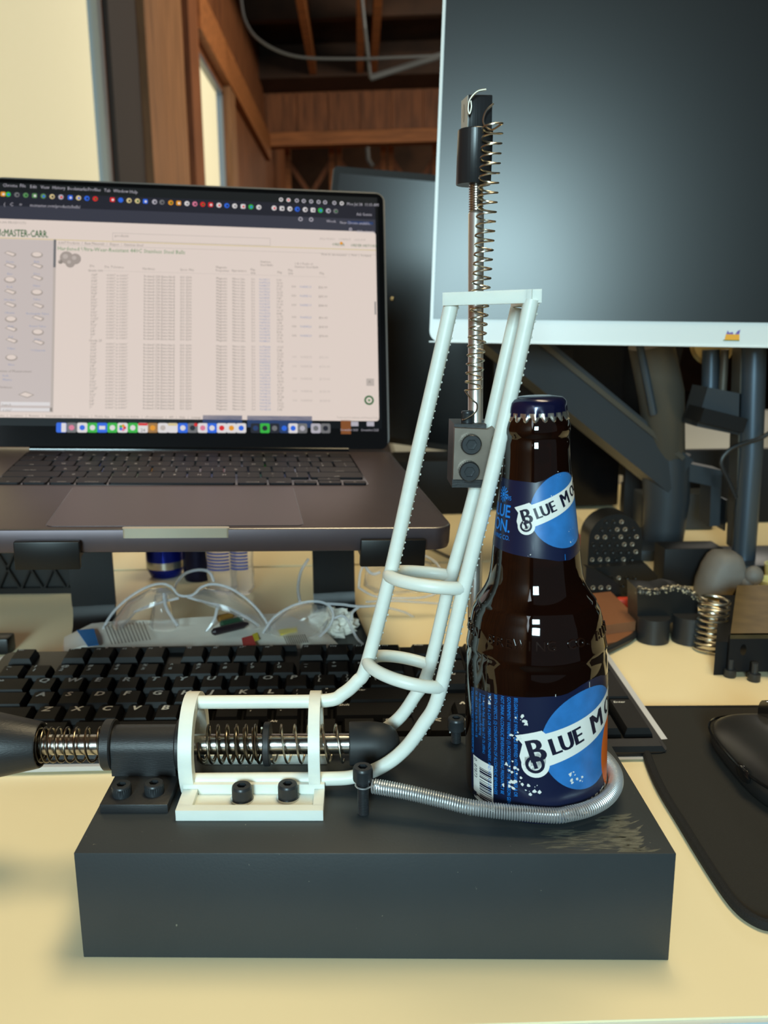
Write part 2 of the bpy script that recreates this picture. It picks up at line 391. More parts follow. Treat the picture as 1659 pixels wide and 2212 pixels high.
# ================================================================ DESKS
DA = math.radians(2.6)
dk = thing('desk', 'cream topped office desk carrying the test rig, keyboard and laptop stand', 'desk', (0,0,0)); dk['_o'] = (0,0,0)
DM = Matrix.Translation((.1673, -.0326, 0)) @ Matrix.Rotation(DA, 4, 'Z')
MB().box((-.86, 0, -.025), (1.1, .622, 0), DM).build('desk_top', 'desk_top', dk)
MB().box((-.86, -.002, -.026), (1.1, 0.0, -.001), DM).build('edge_band', 'desk_edge', dk)
for x in (-.8, 1.0): MB().box((x-.03, .1, -.73), (x+.03, .5, -.025), DM).build('leg', 'alu', dk)
d2 = thing('facing_desk', 'cream desk standing back to back behind the front desk', 'desk', (0,0,0)); d2['_o'] = (0,0,0)
MB().box((-.84, .632, -.025), (1.1, 1.25, -.001), DM).build('desk_top', 'desk_top', d2)
for x in (-.8, 1.0): MB().box((x-.03, .72, -.73), (x+.03, 1.15, -.025), DM).build('leg', 'alu', d2)
d3 = thing('far_desk', 'pale grey desk with bright front edge across the aisle', 'desk', (.5, 1.6, -.73)); 
MB().box((.19, 1.36, -.03), (1.9, 2.1, 0)).build('desk_top', 'far_desk', d3)
MB().box((.19, 1.352, -.03), (1.9, 1.36, .0)).build('edge_band', 'far_edge', d3)
for x in (.3, 1.8): MB().box((x-.03, 1.5, -.73), (x+.03, 2.0, -.03)).build('leg', 'stand_black', d3)

# ================================================================ THE RIG
HB = .0486
bb = tag(origin(MB().box((0, 0, 0), (.24, .0992, HB), bev=.0004).build('base_block', 'block_black')), 'heavy black rectangular plastic base block in the foreground', 'block')
# chalky rub marks worn into the block's top at the right front corner
cm = mat('chalk_rub', (118, 118, 106), .8); nt0 = cm.node_tree; b0_ = nt0.nodes['Principled BSDF']
tc0 = nt0.nodes.new('ShaderNodeTexCoord'); mp0 = nt0.nodes.new('ShaderNodeMapping'); mp0.inputs['Scale'].default_value = (1, 3.5, 1); mp0.inputs['Rotation'].default_value = (0, 0, -.35)
n0 = nt0.nodes.new('ShaderNodeTexNoise'); n0.inputs['Scale'].default_value = 190; n0.inputs['Detail'].default_value = 6
r0_ = nt0.nodes.new('ShaderNodeValToRGB'); r0_.color_ramp.elements[0].position = .33; r0_.color_ramp.elements[1].position = .62; r0_.color_ramp.elements[1].color = (.75, .75, .75, 1)
nt0.links.new(tc0.outputs['Object'], mp0.inputs[0]); nt0.links.new(mp0.outputs[0], n0.inputs[0]); nt0.links.new(n0.outputs[0], r0_.inputs[0]); nt0.links.new(r0_.outputs[0], b0_.inputs['Alpha'])
bb['_o'] = (.12, .0496, 0)
rub = MB()
random.seed(9)
def streak(x, y, L, w, a, k):
    pts = [(x-L, y-w*.2), (x-L*.3, y-w), (x+L*.6, y-w*.6), (x+L, y), (x+L*.4, y+w), (x-L*.5, y+w*.8)]
    v = [atz(px_, min(py_, 1841), HB) for px_, py_ in [(x+(p-x)*math.cos(a)-(q-y)*math.sin(a), y+(p-x)*math.sin(a)+(q-y)*math.cos(a)) for p, q in pts]]
    rub.add([Vector((min(p.x, .2385), max(.0008, p.y), HB+.00003+.0000004*k)) for p in v], [tuple(range(6))])
for k in range(190):
    if k < 120: f = random.random(); x = 1330+f*45+random.gauss(0, 12); y = 1765+f*78; streak(x-8, y, random.uniform(8, 30), random.uniform(1.5, 5), -.25+random.gauss(0, .12), k)
    else: streak(random.uniform(1180, 1330), random.uniform(1792, 1838), random.uniform(15, 45), random.uniform(.8, 2.4), random.gauss(0, .06), k)
rub.build('rub_mark', cm, bb, smooth=0)
def screw_mb(c, r, h, M=None, hexr=.5, seg=28):
    """socket head cap: knurled wall, chamfered rim, hex recess"""
    mb = MB(); V = []; n = 60; hr = r*hexr
    M = M or Matrix.Translation(c)
    rings = []
    def ring(rad, z, kn=0): return [((rad+(kn if k % 2 else 0))*math.cos(2*PI*k/n), (rad+(kn if k % 2 else 0))*math.sin(2*PI*k/n), z) for k in range(n)]
    def hexring(rad, z): 
        out = []
        for k in range(n):
            a = 2*PI*k/n; b = (a % (PI/3))-PI/6; q = rad*math.cos(PI/6)/math.cos(b); out.append((q*math.cos(a), q*math.sin(a), z))
        return out
    R = [ring(r*.97, 0), ring(r, h*.08, -r*.05), ring(r, h*.78, -r*.05), ring(r*.99, h*.80), ring(r*.95, h*.94), ring(r*.88, h), hexring(hr, h), hexring(hr, h*.5)]
    for q in R: V += q
    F = []
    for i in range(len(R)-1):
        for k in range(n): k2 = (k+1) % n; F.append((i*n+k, i*n+k2, (i+1)*n+k2, (i+1)*n+k))
    F.append(tuple(range(n))[::-1]); F.append(tuple((len(R)-1)*n+k for k in range(n)))
    mb.add(V, F, M); return mb
YC, ZC = .062, .0640     # the ball track's axis

# --- black bracket on the left
br = thing('plunger_bracket', 'black printed bracket with flanged barrel screwed to the left end of the block', 'bracket', (.017, .05, HB))
MB().box((.0023, .0288, HB), (.0322, .085, HB+.0042), bev=.0003).build('base_plate', 'print_black', br)
mb = MB(); n = 20
prof = [(-.0092, HB-ZC+.0041), (.0092, HB-ZC+.0041)]+[(.0092*math.cos(PI*k/n), .0092*math.sin(PI*k/n)) for k in range(n+1)]
MX = Matrix(((0,0,1,0),(1,0,0,YC),(0,1,0,ZC),(0,0,0,1)))   # local (a,b,c) -> (x=c, y=a, z=b)
mb.prism(prof, .0298, Matrix.Translation((.0010, 0, 0)) @ MX); mb.build('barrel', 'print_black', br)
for x0, x1, r in ((-.0040, .0010, .0118), (.0308, .0356, .0122)):
    MB().lathe([(.006, 0), (r-.0006, 0), (r, .0006), (r, x1-x0-.0006), (r-.0006, x1-x0), (.006, x1-x0)], Matrix.Translation((x0, 0, 0)) @ MX).build('flange', 'print_black', br)
for px, py in ((264, 1716), (334, 1712)):
    p = atz(px, py, HB+.0042)
    sc = screw_mb((p.x, p.y, HB+.0042), .0044, .0050).build('socket_screw', 'black_oxide', br)

# --- plunger: knob, rod, springs, collar and tip
pl = thing('plunger', 'steel plunger rod with black cone knob, coil springs and rubber tip', 'plunger', (0, YC, ZC))
PM = Matrix.Translation((0, 0, 0)) @ MX
MB().lathe([(.00475, 0), (.00475, .172)], Matrix.Translation((-.058, 0, 0)) @ MX).build('rod', 'steel', pl)
MB().lathe([(0, -.052), (.014, -.05), (.020, -.042), (.0205, -.03), (.0180, -.012), (.0152, 0), (.0108, .0205), (.0104, .0212), (.0098, .0212), (.0092, .019), (0, .017)], Matrix.Translation((-.0555, 0, 0)) @ MX, n=64).build('knob', 'print_black', pl)
def axial(x0, x1, r, wire, turns, name, m, dens=None, ph=0, r1=None):
    P = helix([(x0+(x1-x0)*k/20, YC, ZC) for k in range(21)], r, turns, 22, dens=dens, ph=ph, r1=r1)
    return MB().tube(P, wire, 8).build(name, m, pl)
axial(-.038, -.0045, .0079, .00055, 9.2, 'return_spring', 'dark_spring', dens=lambda f: .30*f+.70*f*f if f < 1 else 1, ph=.6)
axial(.0415, .0706, .0086, .00065, 6.6, 'rear_spring', 'dark_spring', ph=1)
axial(.0425, .0700, .0073, .0005, 6.6, 'inner_spring', 'dark_spring', ph=2.2)
axial(.0752, .1085, .0086, .00055, 5.2, 'front_spring', 'spring_wire', ph=2)
MB().lathe([(.0048, 0), (.0097, 0), (.0101, .0004), (.0101, .0026), (.0097, .003), (.0048, .003)], Matrix.Translation((.0712, 0, 0)) @ MX).build('collar', 'tip_rubber', pl)
MB().lathe([(0, 0), (.0096, 0), (.0100, .0005), (.0101, .009), (.0099, .0128), (.0092, .0165), (.0080, .0195), (.0060, .0218), (.0032, .0231), (0, .0236)], Matrix.Translation((.1110, 0, 0)) @ MX, n=48).build('tip', 'tip_rubber', pl)

# --- white ball guide
RG = .0031
g = thing('ball_guide', 'white 3D printed curved ball track cage rising beside the bottle', 'track', (.07, YC, HB))
RT = .0200
# centre line in the xz plane
cl = [(.036, ZC), (.070, ZC), (.0975, ZC+.0005)]
inner = [(.036,.0852), (.070,.0852), (.1005,.0856), (.1085,.0890), (.1150,.0950), (.1195,.1030), (.1305,.1459), (.1415,.1957), (.1505,.2350), (.1566,.2627)]
outer = [(.036,.0548), (.070,.0550), (.1000,.0552), (.1130,.0562), (.1250,.0608), (.1352,.0690), (.1438,.0812), (.1510,.0965), (.1613,.1452), (.1729,.1967), (.1808,.2352), (.1862,.2627)]
back = [(.036,.0548), (.070,.0550), (.0990,.0552), (.1120,.0562), (.1240,.0605), (.1345,.0685), (.1420,.0795), (.1490,.0935), (.1592,.1392), (.1697,.1800), (.1812,.2345), (.1866,.2600)]
P_in = catmull([(x, YC, z) for x, z in inner], 6); P_out = catmull([(x, .0458, z) for x, z in outer], 6); P_bk = catmull([(x, .0782, z) for x, z in back], 6)
for P in (P_in, P_out, P_bk): MB().tube(P, RG, 14).build('rail', 'white_resin', g)
# printing nubs left along the undersides
nb = MB()
for P, off in ((P_in, (.0030, 0, -.0009)), (P_out, (.0029, -.0004, -.0011)), (P_bk, (.0029, 0, -.0011))):
    for p in resample(P, .0031):
        if p.z > .062: nb.ball(p+Vector(off)+Vector((0, 0, random.uniform(-.0003, .0003))), random.uniform(.0003, .0006), 6)
nb.build('support_nubs', 'white_resin', g)['kind'] = 'stuff'
def arch(x0, w, Ro, Ri):
    a0 = math.radians(-39); a1 = PI+math.radians(39); n = 36; mb = MB(); V = []; F = []
    for k in range(n+1):
        a = a0+(a1-a0)*k/n
        for x, r in ((x0, Ro), (x0+w, Ro), (x0+w, Ri), (x0, Ri)): V.append((x, YC-r*math.cos(a)*.93, ZC+r*math.sin(a)))
    for k in range(n):
        for j in range(4): F.append((k*4+j, k*4+(j+1) % 4, (k+1)*4+(j+1) % 4, (k+1)*4+j))
    F += [(0,1,2,3), tuple(n*4+j for j in (3,2,1,0))]; mb.add(V, F); return mb.build('arch', 'white_resin', g)
arch(.0352, .0062, .0246, .0180); arch(.0930, .0052, .0246, .0195)
def hoop(ci, co, cb):
    """ring through one point on each rail, open between the two outer rails"""
    A, B, D = Vector(ci), Vector(co), Vector(cb); ab = B-A; ad = D-A; nrm = ab.cross(ad); 
    cc = A+(nrm.cross(ab)*ad.length_squared+ad.cross(nrm)*ab.length_squared)/(2*nrm.length_squared); r = (A-cc).length
    e1 = (A-cc).normalized(); e2 = nrm.normalized().cross(e1)
    aB = math.atan2((B-cc).dot(e2), (B-cc).dot(e1)); aD = math.atan2((D-cc).dot(e2), (D-cc).dot(e1))
    lo, hi = min(aB, aD), max(aB, aD)
    P = [cc+(e1*math.cos(lo+(hi-lo)*k/40)+e2*math.sin(lo+(hi-lo)*k/40))*r for k in range(41)]
    return MB().tube(P, .0029, 12).build('hoop', 'white_resin', g)
hoop((.1298, YC, .1455), (.1604, .0458, .1440), (.1590, .0782, .1400))
hoop((.1200, YC, .1045), (.1520, .0458, .0990), (.1495, .0782, .0960))
eb = MB(); eb.tube([(.1538, YC, .2640), (.1870, .0458, .2640)], 1, sq=(.0052, .0060)); eb.tube([(.1868, .0440, .2640), (.1872, .0810, .2630)], 1, sq=(.0052, .0060))
eb.build('end_bar', 'white_resin', g)
fl = MB()
x0, x1, y0, y1 = .0368, .1000, .0230, .0485
zt = HB+.0048
fl.box((x0, y0, HB), (x1, y0+.0045, zt)); fl.box((x0, y0+.0045, HB), (x0+.0065, .0405, zt)); fl.box((x1-.0045, y0+.0045, HB), (x1, .0405, zt)); fl.box((x0+.0065, y0+.0045, HB), (x1-.0045, .0405, HB+.0022))
fl.box((x0, .0405, HB), (x1, .0470, ZC-.0085)); fl.build('base_flange', 'white_resin', g)
MB().box((x0+.004, .071, HB), (x1, .094, HB+.0045)).build('rear_flange', 'white_resin', g)
MB().box((x0+.001, .0745, HB+.0045), (x1, .0815, ZC-.0085)).build('rear_wall', 'white_resin', g)
for px, py in ((521, 1737), (621, 1733)):
    p = atz(px, py, HB+.0022)
    w = MB().lathe([(.0026, 0), (.0051, 0), (.0051, .0009), (.0026, .0009)], Matrix.Translation((p.x, p.y+.0035, HB+.0022))).build('washer', 'washer_steel', g)
    screw_mb((p.x, p.y+.0035, HB+.0031), .0044, .0062).build('socket_screw', 'black_oxide', g)

# --- post screw and its twin behind the bottle
def post(x, y, label, h):
    t = thing('post_screw', label, 'screw', (x, y, HB))
    prof = []; z = 0
    while z < h: prof += [(.0021, z), (.0025, z+.0004), (.0021, z+.0008)]; z += .0008
    MB().lathe(prof, Matrix.Translation((x, y, HB)), n=20).build('threaded_shank', 'black_oxide', t)
    screw_mb((x, y, HB+h), .0043, .0062).build('screw_head', 'black_oxide', t); return t
post(.1171, .0285, 'tall black socket screw post standing free in front of the ball track', .0160)
post(.1640, .0925, 'black socket screw post half hidden behind the left side of the bottle', .0072)

# --- long extension spring wrapped round the bottle foot
bx, by, brr = .1942, .0476, .0305
P = [(.1212, .0270, .0625), (.135, .0235, .0618), (.150, .0196, .0602), (.165, .0158, .0586)]
for d in (-92, -78, -64, -50, -36, -22, -8, 6, 20, 34, 48, 62, 76, 90, 104, 118): 
    a = math.radians(d); rr = brr+.0037; P.append((bx+rr*math.cos(a), by+rr*math.sin(a), .0570+.0030*max(0, math.sin((a+PI/2)/2))))
P += [(.1800, .0835, .0590), (.1715, .0890, .0580)]
path = catmull(P, 8); L = sum((b-a).length for a, b in zip(path, path[1:]))
ws = thing('wrap_spring', 'long silver extension spring wrapped round the foot of the bottle', 'spring', (.15, .03, HB))
MB().tube(helix(path, .0029, L/.00104, 12), .00038, 6).build('coil', 'zinc_spring', ws)
q = P[0]; MB().tube(catmull([(.1212, .0270, .0625), (.1195, .0262, .0622), (.1178, .0250, .0622), (.1152, .0254, .0624), (.1140, .0275, .0626), (.1146, .0300, .0626)], 5), .00042, 6).build('hook', 'zinc_spring', ws)
MB().tube(catmull([(.1715, .0890, .0580), (.1690, .0905, .0572), (.1668, .0935, .0550), (.1645, .0958, .0545), (.1615, .0945, .0545), (.1608, .0915, .0545)], 5), .00042, 6).build('hook', 'zinc_spring', ws)

# --- upright rod with knob, tab and clamp
vr = thing('upright_rod', 'upright steel rod with black cylindrical knob on top and steel clamp block', 'rod', (.1722, .0852, HB))
RT0, RT1 = Vector((.1722, .0852, HB)), Vector((.1690, .0852, .313))
ax = (RT1-RT0).normalized(); qz = Vector((0,0,1)).rotation_difference(ax).to_matrix().to_4x4()
VM = Matrix.Translation(RT0) @ qz
Lr = (RT1-RT0).length
MB().lathe([(.00335, 0), (.00335, Lr-.013), (.0031, Lr-.0125)], VM, n=32).build('rod', 'rod_steel', vr)
pf = []; z = Lr-.0125
while z < Lr: pf += [(.0027, z), (.0033, z+.0005), (.0027, z+.001)]; z += .001
MB().lathe(pf, VM, n=28).build('thread', 'steel', vr)
KM = Matrix.Translation((.1678, .0852, .3118)) @ Matrix.Rotation(math.radians(1.5), 4, 'Y')
MB().lathe([(0, 0), (.0072, 0), (.0074, .0003), (.0074, .0216), (.0070, .022), (0, .022)], KM, n=56).build('knob', 'knob_black', vr)
TM = Matrix.Translation((.1688, .0852, .3335)) @ Matrix.Rotation(math.radians(9), 4, 'Z')
tb = MB(); tb.box((-.0050, -.0045, -.001), (.0054, .0050, .0130), TM, bev=.0004); tb.mi = 1
tb.box((-.0053, -.0045, -.0005), (-.0050, .0050, .0127), TM); tb.build('tab', ['knob_black', 'tab_beige'], vr)
MB().add([(-.0054, .001+.0016*math.cos(a), .0070+.0036*math.sin(a)) for a in [2*PI*k/16 for k in range(16)]], [tuple(range(16))], TM).build('eye_hole', 'black_oxide', vr)
# clamp: steel front jaw with two screws, black rear block
cx0, cx1, cz0, cz1 = .1580, .1742, .1885, .2108
CM = Matrix.Translation(((cx0+cx1)/2, .068, .1995)) @ Matrix.Rotation(math.radians(1.4), 4, 'Y')
jw, jh = .0078, .0118
jaw = MB(); jaw.prism([(-jw, -jh), (jw-.0008, -jh), (jw-.0002, .0050), (jw+.0018, .0098), (jw+.0008, .0112), (jw-.0014, .0100), (-jw, .0106)], .0045, CM @ Matrix.Rotation(PI/2, 4, 'X')); jaw.build('front_jaw', 'jaw_steel', vr)
rb = MB(); rb.box((-jw+.0002, .0001, -jh-.0044), (jw-.0015, .0060, .0118), CM); rb.box((-jw+.0002, .0060, -jh-.0044), (jw-.0058, .0222, .0118), CM); rb.box((-jw+.0052, .0150, -jh-.0044), (jw+.0022, .0222, .0118), CM)
rb.build('rear_block', 'print_black', vr)
for px, py in ((1016, 958), (1012, 1016)):
    p = aty(px, py, .0630)
    M = Matrix.Translation((p.x, .0636, p.z)) @ Matrix.Rotation(PI/2, 4, 'X')
    screw_mb(None, .0044, .0050, M, hexr=.56).build('socket_screw', 'black_oxide', vr)
p = aty(1010, 910, .0750); screw_mb((p.x, .0752, .2112), .0028, .0052).build('small_screw', 'black_oxide', vr)

# --- thin tension spring from the tab to the clamp
ts = thing('tension_spring', 'thin open-wound wire spring hanging in front of the upright rod', 'spring', (.1685, .0735, .215))
a0 = aty(1065, 268, .0735); a1 = aty(1022, 846, .0735)
co = helix([a0.lerp(a1, k/30) for k in range(31)], .0041, 28.5, 20, r1=.0036, ph=.5)
MB().tube(co, .00040, 6).build('coil', 'spring_wire', ts)
up = [aty(x, y, d) for x, y, d in ((1066, 224, .078), (1050, 240, .077), (1044, 262, .0765), (1052, 276, .0765), (1064, 280, .075))]
MB().tube(catmull([*up, co[0]], 8), .00040, 6).build('upper_hook', 'spring_wire', ts)
MB().tube(catmull([aty(x, y, .0765) for x, y in ((1050, 193), (1030, 198), (1015, 215), (1011, 235), (1014, 246), (1018, 232), (1017, 218))], 8), .00040, 6).build('eye_hook', 'spring_wire', ts)
lo = [co[-1]]+[aty(x, y, d) for x, y, d in ((1018, 862, .0705), (1030, 873, .0705), (1028, 889, .0705), (1012, 902, .0715), (1000, 907, .073), (1003, 900, .0765))]
MB().tube(catmull(lo, 8), .00040, 6).build('lower_hook', 'spring_wire', ts)

# ================================================================ THE BOTTLE
bt = thing('beer_bottle', 'brown glass beer bottle with navy labels on the black block', 'bottle', (bx, by, HB), (0, math.radians(-1.5), 0))
bt['_o'] = (0,0,0)
prof = [(0, .0018), (.022, .0012), (.0262, 0), (.0286, .0008), (.0300, .0030), (.0305, .0062), (.0305, .012), (.0304, .030), (.0303, .048), (.0300, .0600), (.0297, .0672), (.0293, .0700), (.0296, .0712), (.0293, .0724),
        (.0287, .0760), (.0281, .0800), (.0272, .0840), (.0264, .0868), (.0252, .0890), (.0250, .0902), (.0240, .0915), (.0226, .0935), (.0211, .0962), (.0199, .0992), (.0192, .1025), (.0186, .1070), (.0182, .1110), (.0177, .1160),
        (.0171, .1200), (.0163, .1270), (.0156, .1330), (.0148, .1390), (.0142, .1440), (.0137, .1500), (.0134, .1550), (.0133, .1580), (.0128, .1594), (.0131, .1608), (.0136, .1620), (.0136, .1640), (.0131, .1660), (.0120, .1690), (.0116, .1704), (.0104, .1712), (.0090, .1718)]
def RB(z):
    z = max(.0008, z)
    for (r0, z0), (r1, z1) in zip(prof[2:], prof[3:]):
        if z0 <= z <= z1: return r0+(r1-r0)*(z-z0)/max(1e-9, z1-z0)
    return prof[-1][0]
MB().lathe(prof, n=96).build('glass_body', 'amber_glass', bt, smooth=60)
# crown cap
n = 126; V = []; F = []
rings = [(.0, .1762, 0), (.006, .1762, 0), (.0105, .1755, 0), (.0118, .1742, 0), (.0122, .1722, 0), (.0123, .1702, .15), (.0124, .1688, .55), (.0127, .1674, 1), (.0124, .1668, 1)]
mb = MB(); per = []
for j, (r, z, fl_) in enumerate(rings):
    for k in range(n): a = 2*PI*k/n; rr = r+.00055*fl_*math.cos(21*a); per.append((rr*math.cos(a), rr*math.sin(a), z-.0002*fl_*math.cos(21*a)))
mb.v = [Vector(p) for p in per]
for j in range(len(rings)-1):
    for k in range(n): k2 = (k+1) % n; mb.f.append((j*n+k, (j+1)*n+k, (j+1)*n+k2, j*n+k2)); mb.m.append(1 if j >= 5 and (j > 5 or (k*21/n) % 1 > .2) else 0)
mb.build('crown_cap', ['cap_navy', 'cap_tin'], bt, smooth=50)
AZ0 = math.radians(-102.3)
def wrap(shape, mb, mi, Rref, off=.00008, step=.0012, clip=None, ystep=.004):
    V2, F2 = cut2d(shape, step, ystep, clip); mb.mi = mi
    vs_ = []
    for u, v in V2: a = AZ0+u/Rref; r = RB(v)+off; vs_.append((r*math.cos(a), r*math.sin(a), v))
    mb.add(vs_, F2)
RB1 = .0304
# --- body label
lb = MB(); D = math.pi/180
u = lambda deg, R=RB1: deg*D*R
top = [(-61, .0545), (-50, .0560), (-25, .0572), (0, .0582), (8, .0586), (14, .0587), (20, .0588), (26, .0594), (32, .0606), (38, .0618), (46, .0628), (54, .0630), (62, .0625), (75, .0600), (90, .0588), (110, .0586)]
wrap(([(u(a), z) for a, z in top]+[(u(110), .0012), (u(-61), .0012)], [tuple(range(len(top)+2))]), lb, 0, RB1, .00006, .0008)
ccx, ccz, cr = u(47), .0375, .0222
wrap(disc2d(ccx, ccz, cr, 60), lb, 1, RB1, .00010)
wrap(disc2d(u(86), .026, .012, 30, .018), lb, 5, RB1, .00012)
th = 17*D
def banner(mb, cx, cz, th, s, Rref, o):
    """white flag with BLUE MOON, s = size of the initial"""
    def T(sh, dx, dy): # shift along the slope then rotate
        V, F = sh; return [(cx+(x+dx)*math.cos(th)-(y+dy)*math.sin(th), cz+(x+dx)*math.sin(th)+(y+dy)*math.cos(th)) for x, y in V], F
    wrap(T(([(-.30*s, -.30*s), (5.6*s, -.10*s), (5.6*s, 1.0*s), (3.2*s, .98*s), (.9*s, 1.02*s), (.8*s, 1.18*s), (-.22*s, 1.18*s), (-.05*s, .80*s), (-.30*s, .35*s)], [(0,1,2,3,4,5,6,7,8)]), 0, 0), mb, 2, Rref, o)
    wrap(T(disc2d(0, 0, .52*s, 30), .18*s, -.10*s), mb, 2, Rref, o)
    def tb(ch, sz, x, y, c=.8):
        for k in (-1.5, 0, 1.5): wrap(T(text2d(ch, sz, 0, cond=c), x+k*.030*s, y), mb, 3, Rref, o+.00004+.000004*k, step=.0016)
    tb('B', 1.30*s, .02*s, .02*s, .92)
    wrap(T(ring2d(.17*s, -.08*s, .36*s, .24*s, 24), 0, 0), mb, 3, Rref, o+.00004)
    wrap(T(rect2d(.10*s, -.25*s, .24*s, .5*s), 0, 0), mb, 3, Rref, o+.00004)
    tb('LUE', .98*s, .88*s, .10*s, .82); tb('M', 1.18*s, 2.70*s, .04*s, .90); tb('OON', .94*s, 3.74*s, .14*s, .85)
banner(lb, u(-2.8), .0292, th, .0109, RB1, .00014)
# warning text runs downwards
def vtext(s, deg, ztop, size, bold=.02, cond=.8):
    V, F = text2d(s, size, bold, cond=cond); wrap(([(u(deg)+y, ztop-x) for x, y in V], F), lb, 4, RB1, .00012, step=.0016, clip=((1, .0016, -1),), ystep=None)
rows = [('BELGIAN-STYLE WHEAT ALE BREWED WITH CORIANDER & OR', -15, .0572), ('GOVERNMENT WARNING: (1) ACCORDING TO THE SURGEON GEN', -20.5, .0570), ('NOT DRINK ALCOHOLIC BEVERAGES DURING PREGNANCY BE', -26, .0569),
        ('BIRTH DEFECTS. (2) CONSUMPTION OF ALCOHOLIC BEVERAGES', -32, .0566), ('TO DRIVE A CAR OR OPERATE MACHINERY, AND MAY CAUSE HE', -38, .0563)]
for s_, d_, z_ in rows: vtext(s_, d_, z_, .00215, .012, .72)
for s_, d_, z_ in (('2 Servings Per Pack. Serving Size: 12 Fl. Oz. (355mL)', -44, .0545), ('Average Analysis/Amount Per Serving', -48, .0545), ('Cal. 168, Carb. 14.1g, Fat 0g, Protein 1.9g', -53, .0545)): vtext(s_, d_, z_, .0021, .01, .6)
vtext('QUESTIONS? CALL 1-800-BLUE-MOON  (R)', -59.5, .0530, .0021, .01, .72)
wrap(rect2d(u(-57), .0250, u(-56.5), .0550), lb, 4, RB1, .00012)
# barcode panel: bars are stacked down the label
wrap(rect2d(u(-57), .0016, u(-33), .0240), lb, 2, RB1, .00012)
z = .0225; k = 0
bars = [1,1,2,1,3,1,1,2,1,1,2,3,1,2,1,1,3,1,2,1,1,1,2,2,1,3,1,1,2,1,1,2,1,3,1,1,2,1,2,1]
zz = .0205
for i, w in enumerate(bars):
    if zz < .003: break
    if i % 2 == 0: wrap(rect2d(u(-48), zz-w*.00030, u(-34.5), zz), lb, 3, RB1, .00016)
    zz -= w*.00030
V, F = text2d('0  87873', .0032, .01, cond=.8); wrap(([(u(-55.5)+y, .0232-x) for x, y in V], F), lb, 3, RB1, .00016, clip=((1, .0016, -1),), ystep=None)
# outlined BELGIAN WHEAT along the foot
V, F = text2d('BELGIAN WHEAT', .0062, .03, cond=.95); wrap(xf2d((V, F), u(-2), .0035, 5*D), lb, 2, RB1, .00014, clip=((0, u(20), -1),))
V, F = text2d('BELGIUM  ALE', .0020, .0, cond=.8); wrap(xf2d((V, F), u(14), .0030, 3*D), lb, 4, RB1, .00015, clip=((1, .0012, -1),))
for d in (16, 46): wrap(rect2d(u(d), .0586 if d < 20 else .0598, u(d)+.0002, .0596 if d < 20 else .0622), lb, 2, RB1, .0002)
# scuffs rubbed through the print
random.seed(3)
for (d, zz, n_, sp) in ((-9, .0475, 9, .0022), (-13, .0400, 8, .0016), (-16, .0270, 7, .0018), (-12, .0200, 9, .0022), (-38, .0525, 4, .0010), (-36, .0545, 3, .0006), (30, .0230, 4, .0012), (-18, .0180, 6, .002), (2, .0175, 7, .0025), (36, .0195, 5, .0018)):
    for _ in range(n_):
        cx = u(d)+random.gauss(0, sp); cz = zz+random.gauss(0, sp*.8); m_ = random.randint(5, 8); r = random.uniform(.0003, .0013)
        wrap(([(cx+r*random.uniform(.3, 1)*math.cos(2*PI*k/m_), cz+r*random.uniform(.3, 1)*math.sin(2*PI*k/m_)) for k in range(m_)], [tuple(range(m_))]), lb, 6, RB1, .0002, 1, None, None)
LM = ['label_navy', 'label_blue', 'label_white', 'label_ink', 'label_bright', 'label_orange', 'scuff']
tag(lb.build('body_label', LM, bt, smooth=60), 'navy paper label with blue moon disc and slanted white banner')
# --- neck label
nl = MB(); RN = .0162; un = lambda d: d*D*RN
top = [(-100, .1432), (-60, .1436), (-20, .1434), (0, .1430), (12, .1438), (22, .1450), (34, .1462), (48, .1466), (62, .1462), (80, .1440), (100, .1432), (150, .1432)]
bot = [(150, .1130), (90, .1130), (66, .1120), (48, .1108), (30, .1112), (14, .1124), (0, .1130), (-60, .1146), (-100, .1150)]
wrap(([(un(a), z) for a, z in top+bot], [tuple(range(len(top)+len(bot)))]), nl, 0, RN, .00006, .0006)
wrap(disc2d(un(46), .1312, .0152, 50), nl, 1, RN, .0001)
banner(nl, un(-17), .1258, 20*D, .0067, RN, .00014)
def ntext(s, deg, z, size, b=.02): V, F = text2d(s, size, b, 'RIGHT', cond=.85); wrap(([(un(deg)+x, z+y) for x, y in V], F), nl, 4, RN, .00012, .0012)
ntext('BLUE', -38, .1282, .0072, .04); ntext('MOON.', -36.5, .1222, .0072, .04); ntext('BREWING CO.', -36, .1190, .0026, .02); ntext('1995', -38, .1352, .0025)
for k in range(12):
    a = 2*PI*k/12; c0 = (un(-57), .1372); w = .00025
    V = [(c0[0]+math.cos(a)*r-math.sin(a)*w*s_, c0[1]+math.sin(a)*r+math.cos(a)*w*s_) for r, s_ in ((.0012, -1), (.0032, -1), (.0032, 1), (.0012, 1))]; wrap((V, [(0,1,2,3)]), nl, 4, RN, .00012)
wrap(disc2d(un(-57), .1372, .0009, 12), nl, 4, RN, .00012)
wrap(rect2d(un(40), .1112, un(40)+.0002, .1136), nl, 4, RN, .00014)
for (d, zz, n_, sp) in ((22, .1345, 8, .0012), (26, .1375, 4, .0008), (-18, .1262, 3, .0008), (52, .1220, 3, .001), (38, .1456, 4, .0012), (56, .1180, 3, .0008), (-8, .1140, 3, .0006)):
    for _ in range(n_):
        cx = un(d)+random.gauss(0, sp); cz = zz+random.gauss(0, sp*.8); m_ = 6; r = random.uniform(.0001, .0005)
        wrap(([(cx+r*random.uniform(.3, 1)*math.cos(2*PI*k/m_), cz+r*random.uniform(.3, 1)*math.sin(2*PI*k/m_)) for k in range(m_)], [tuple(range(m_))]), nl, 6, RN, .0002, 1, None, None)
tag(nl.build('neck_label', LM, bt, smooth=60), 'navy neck label with small blue moon disc and white banner')
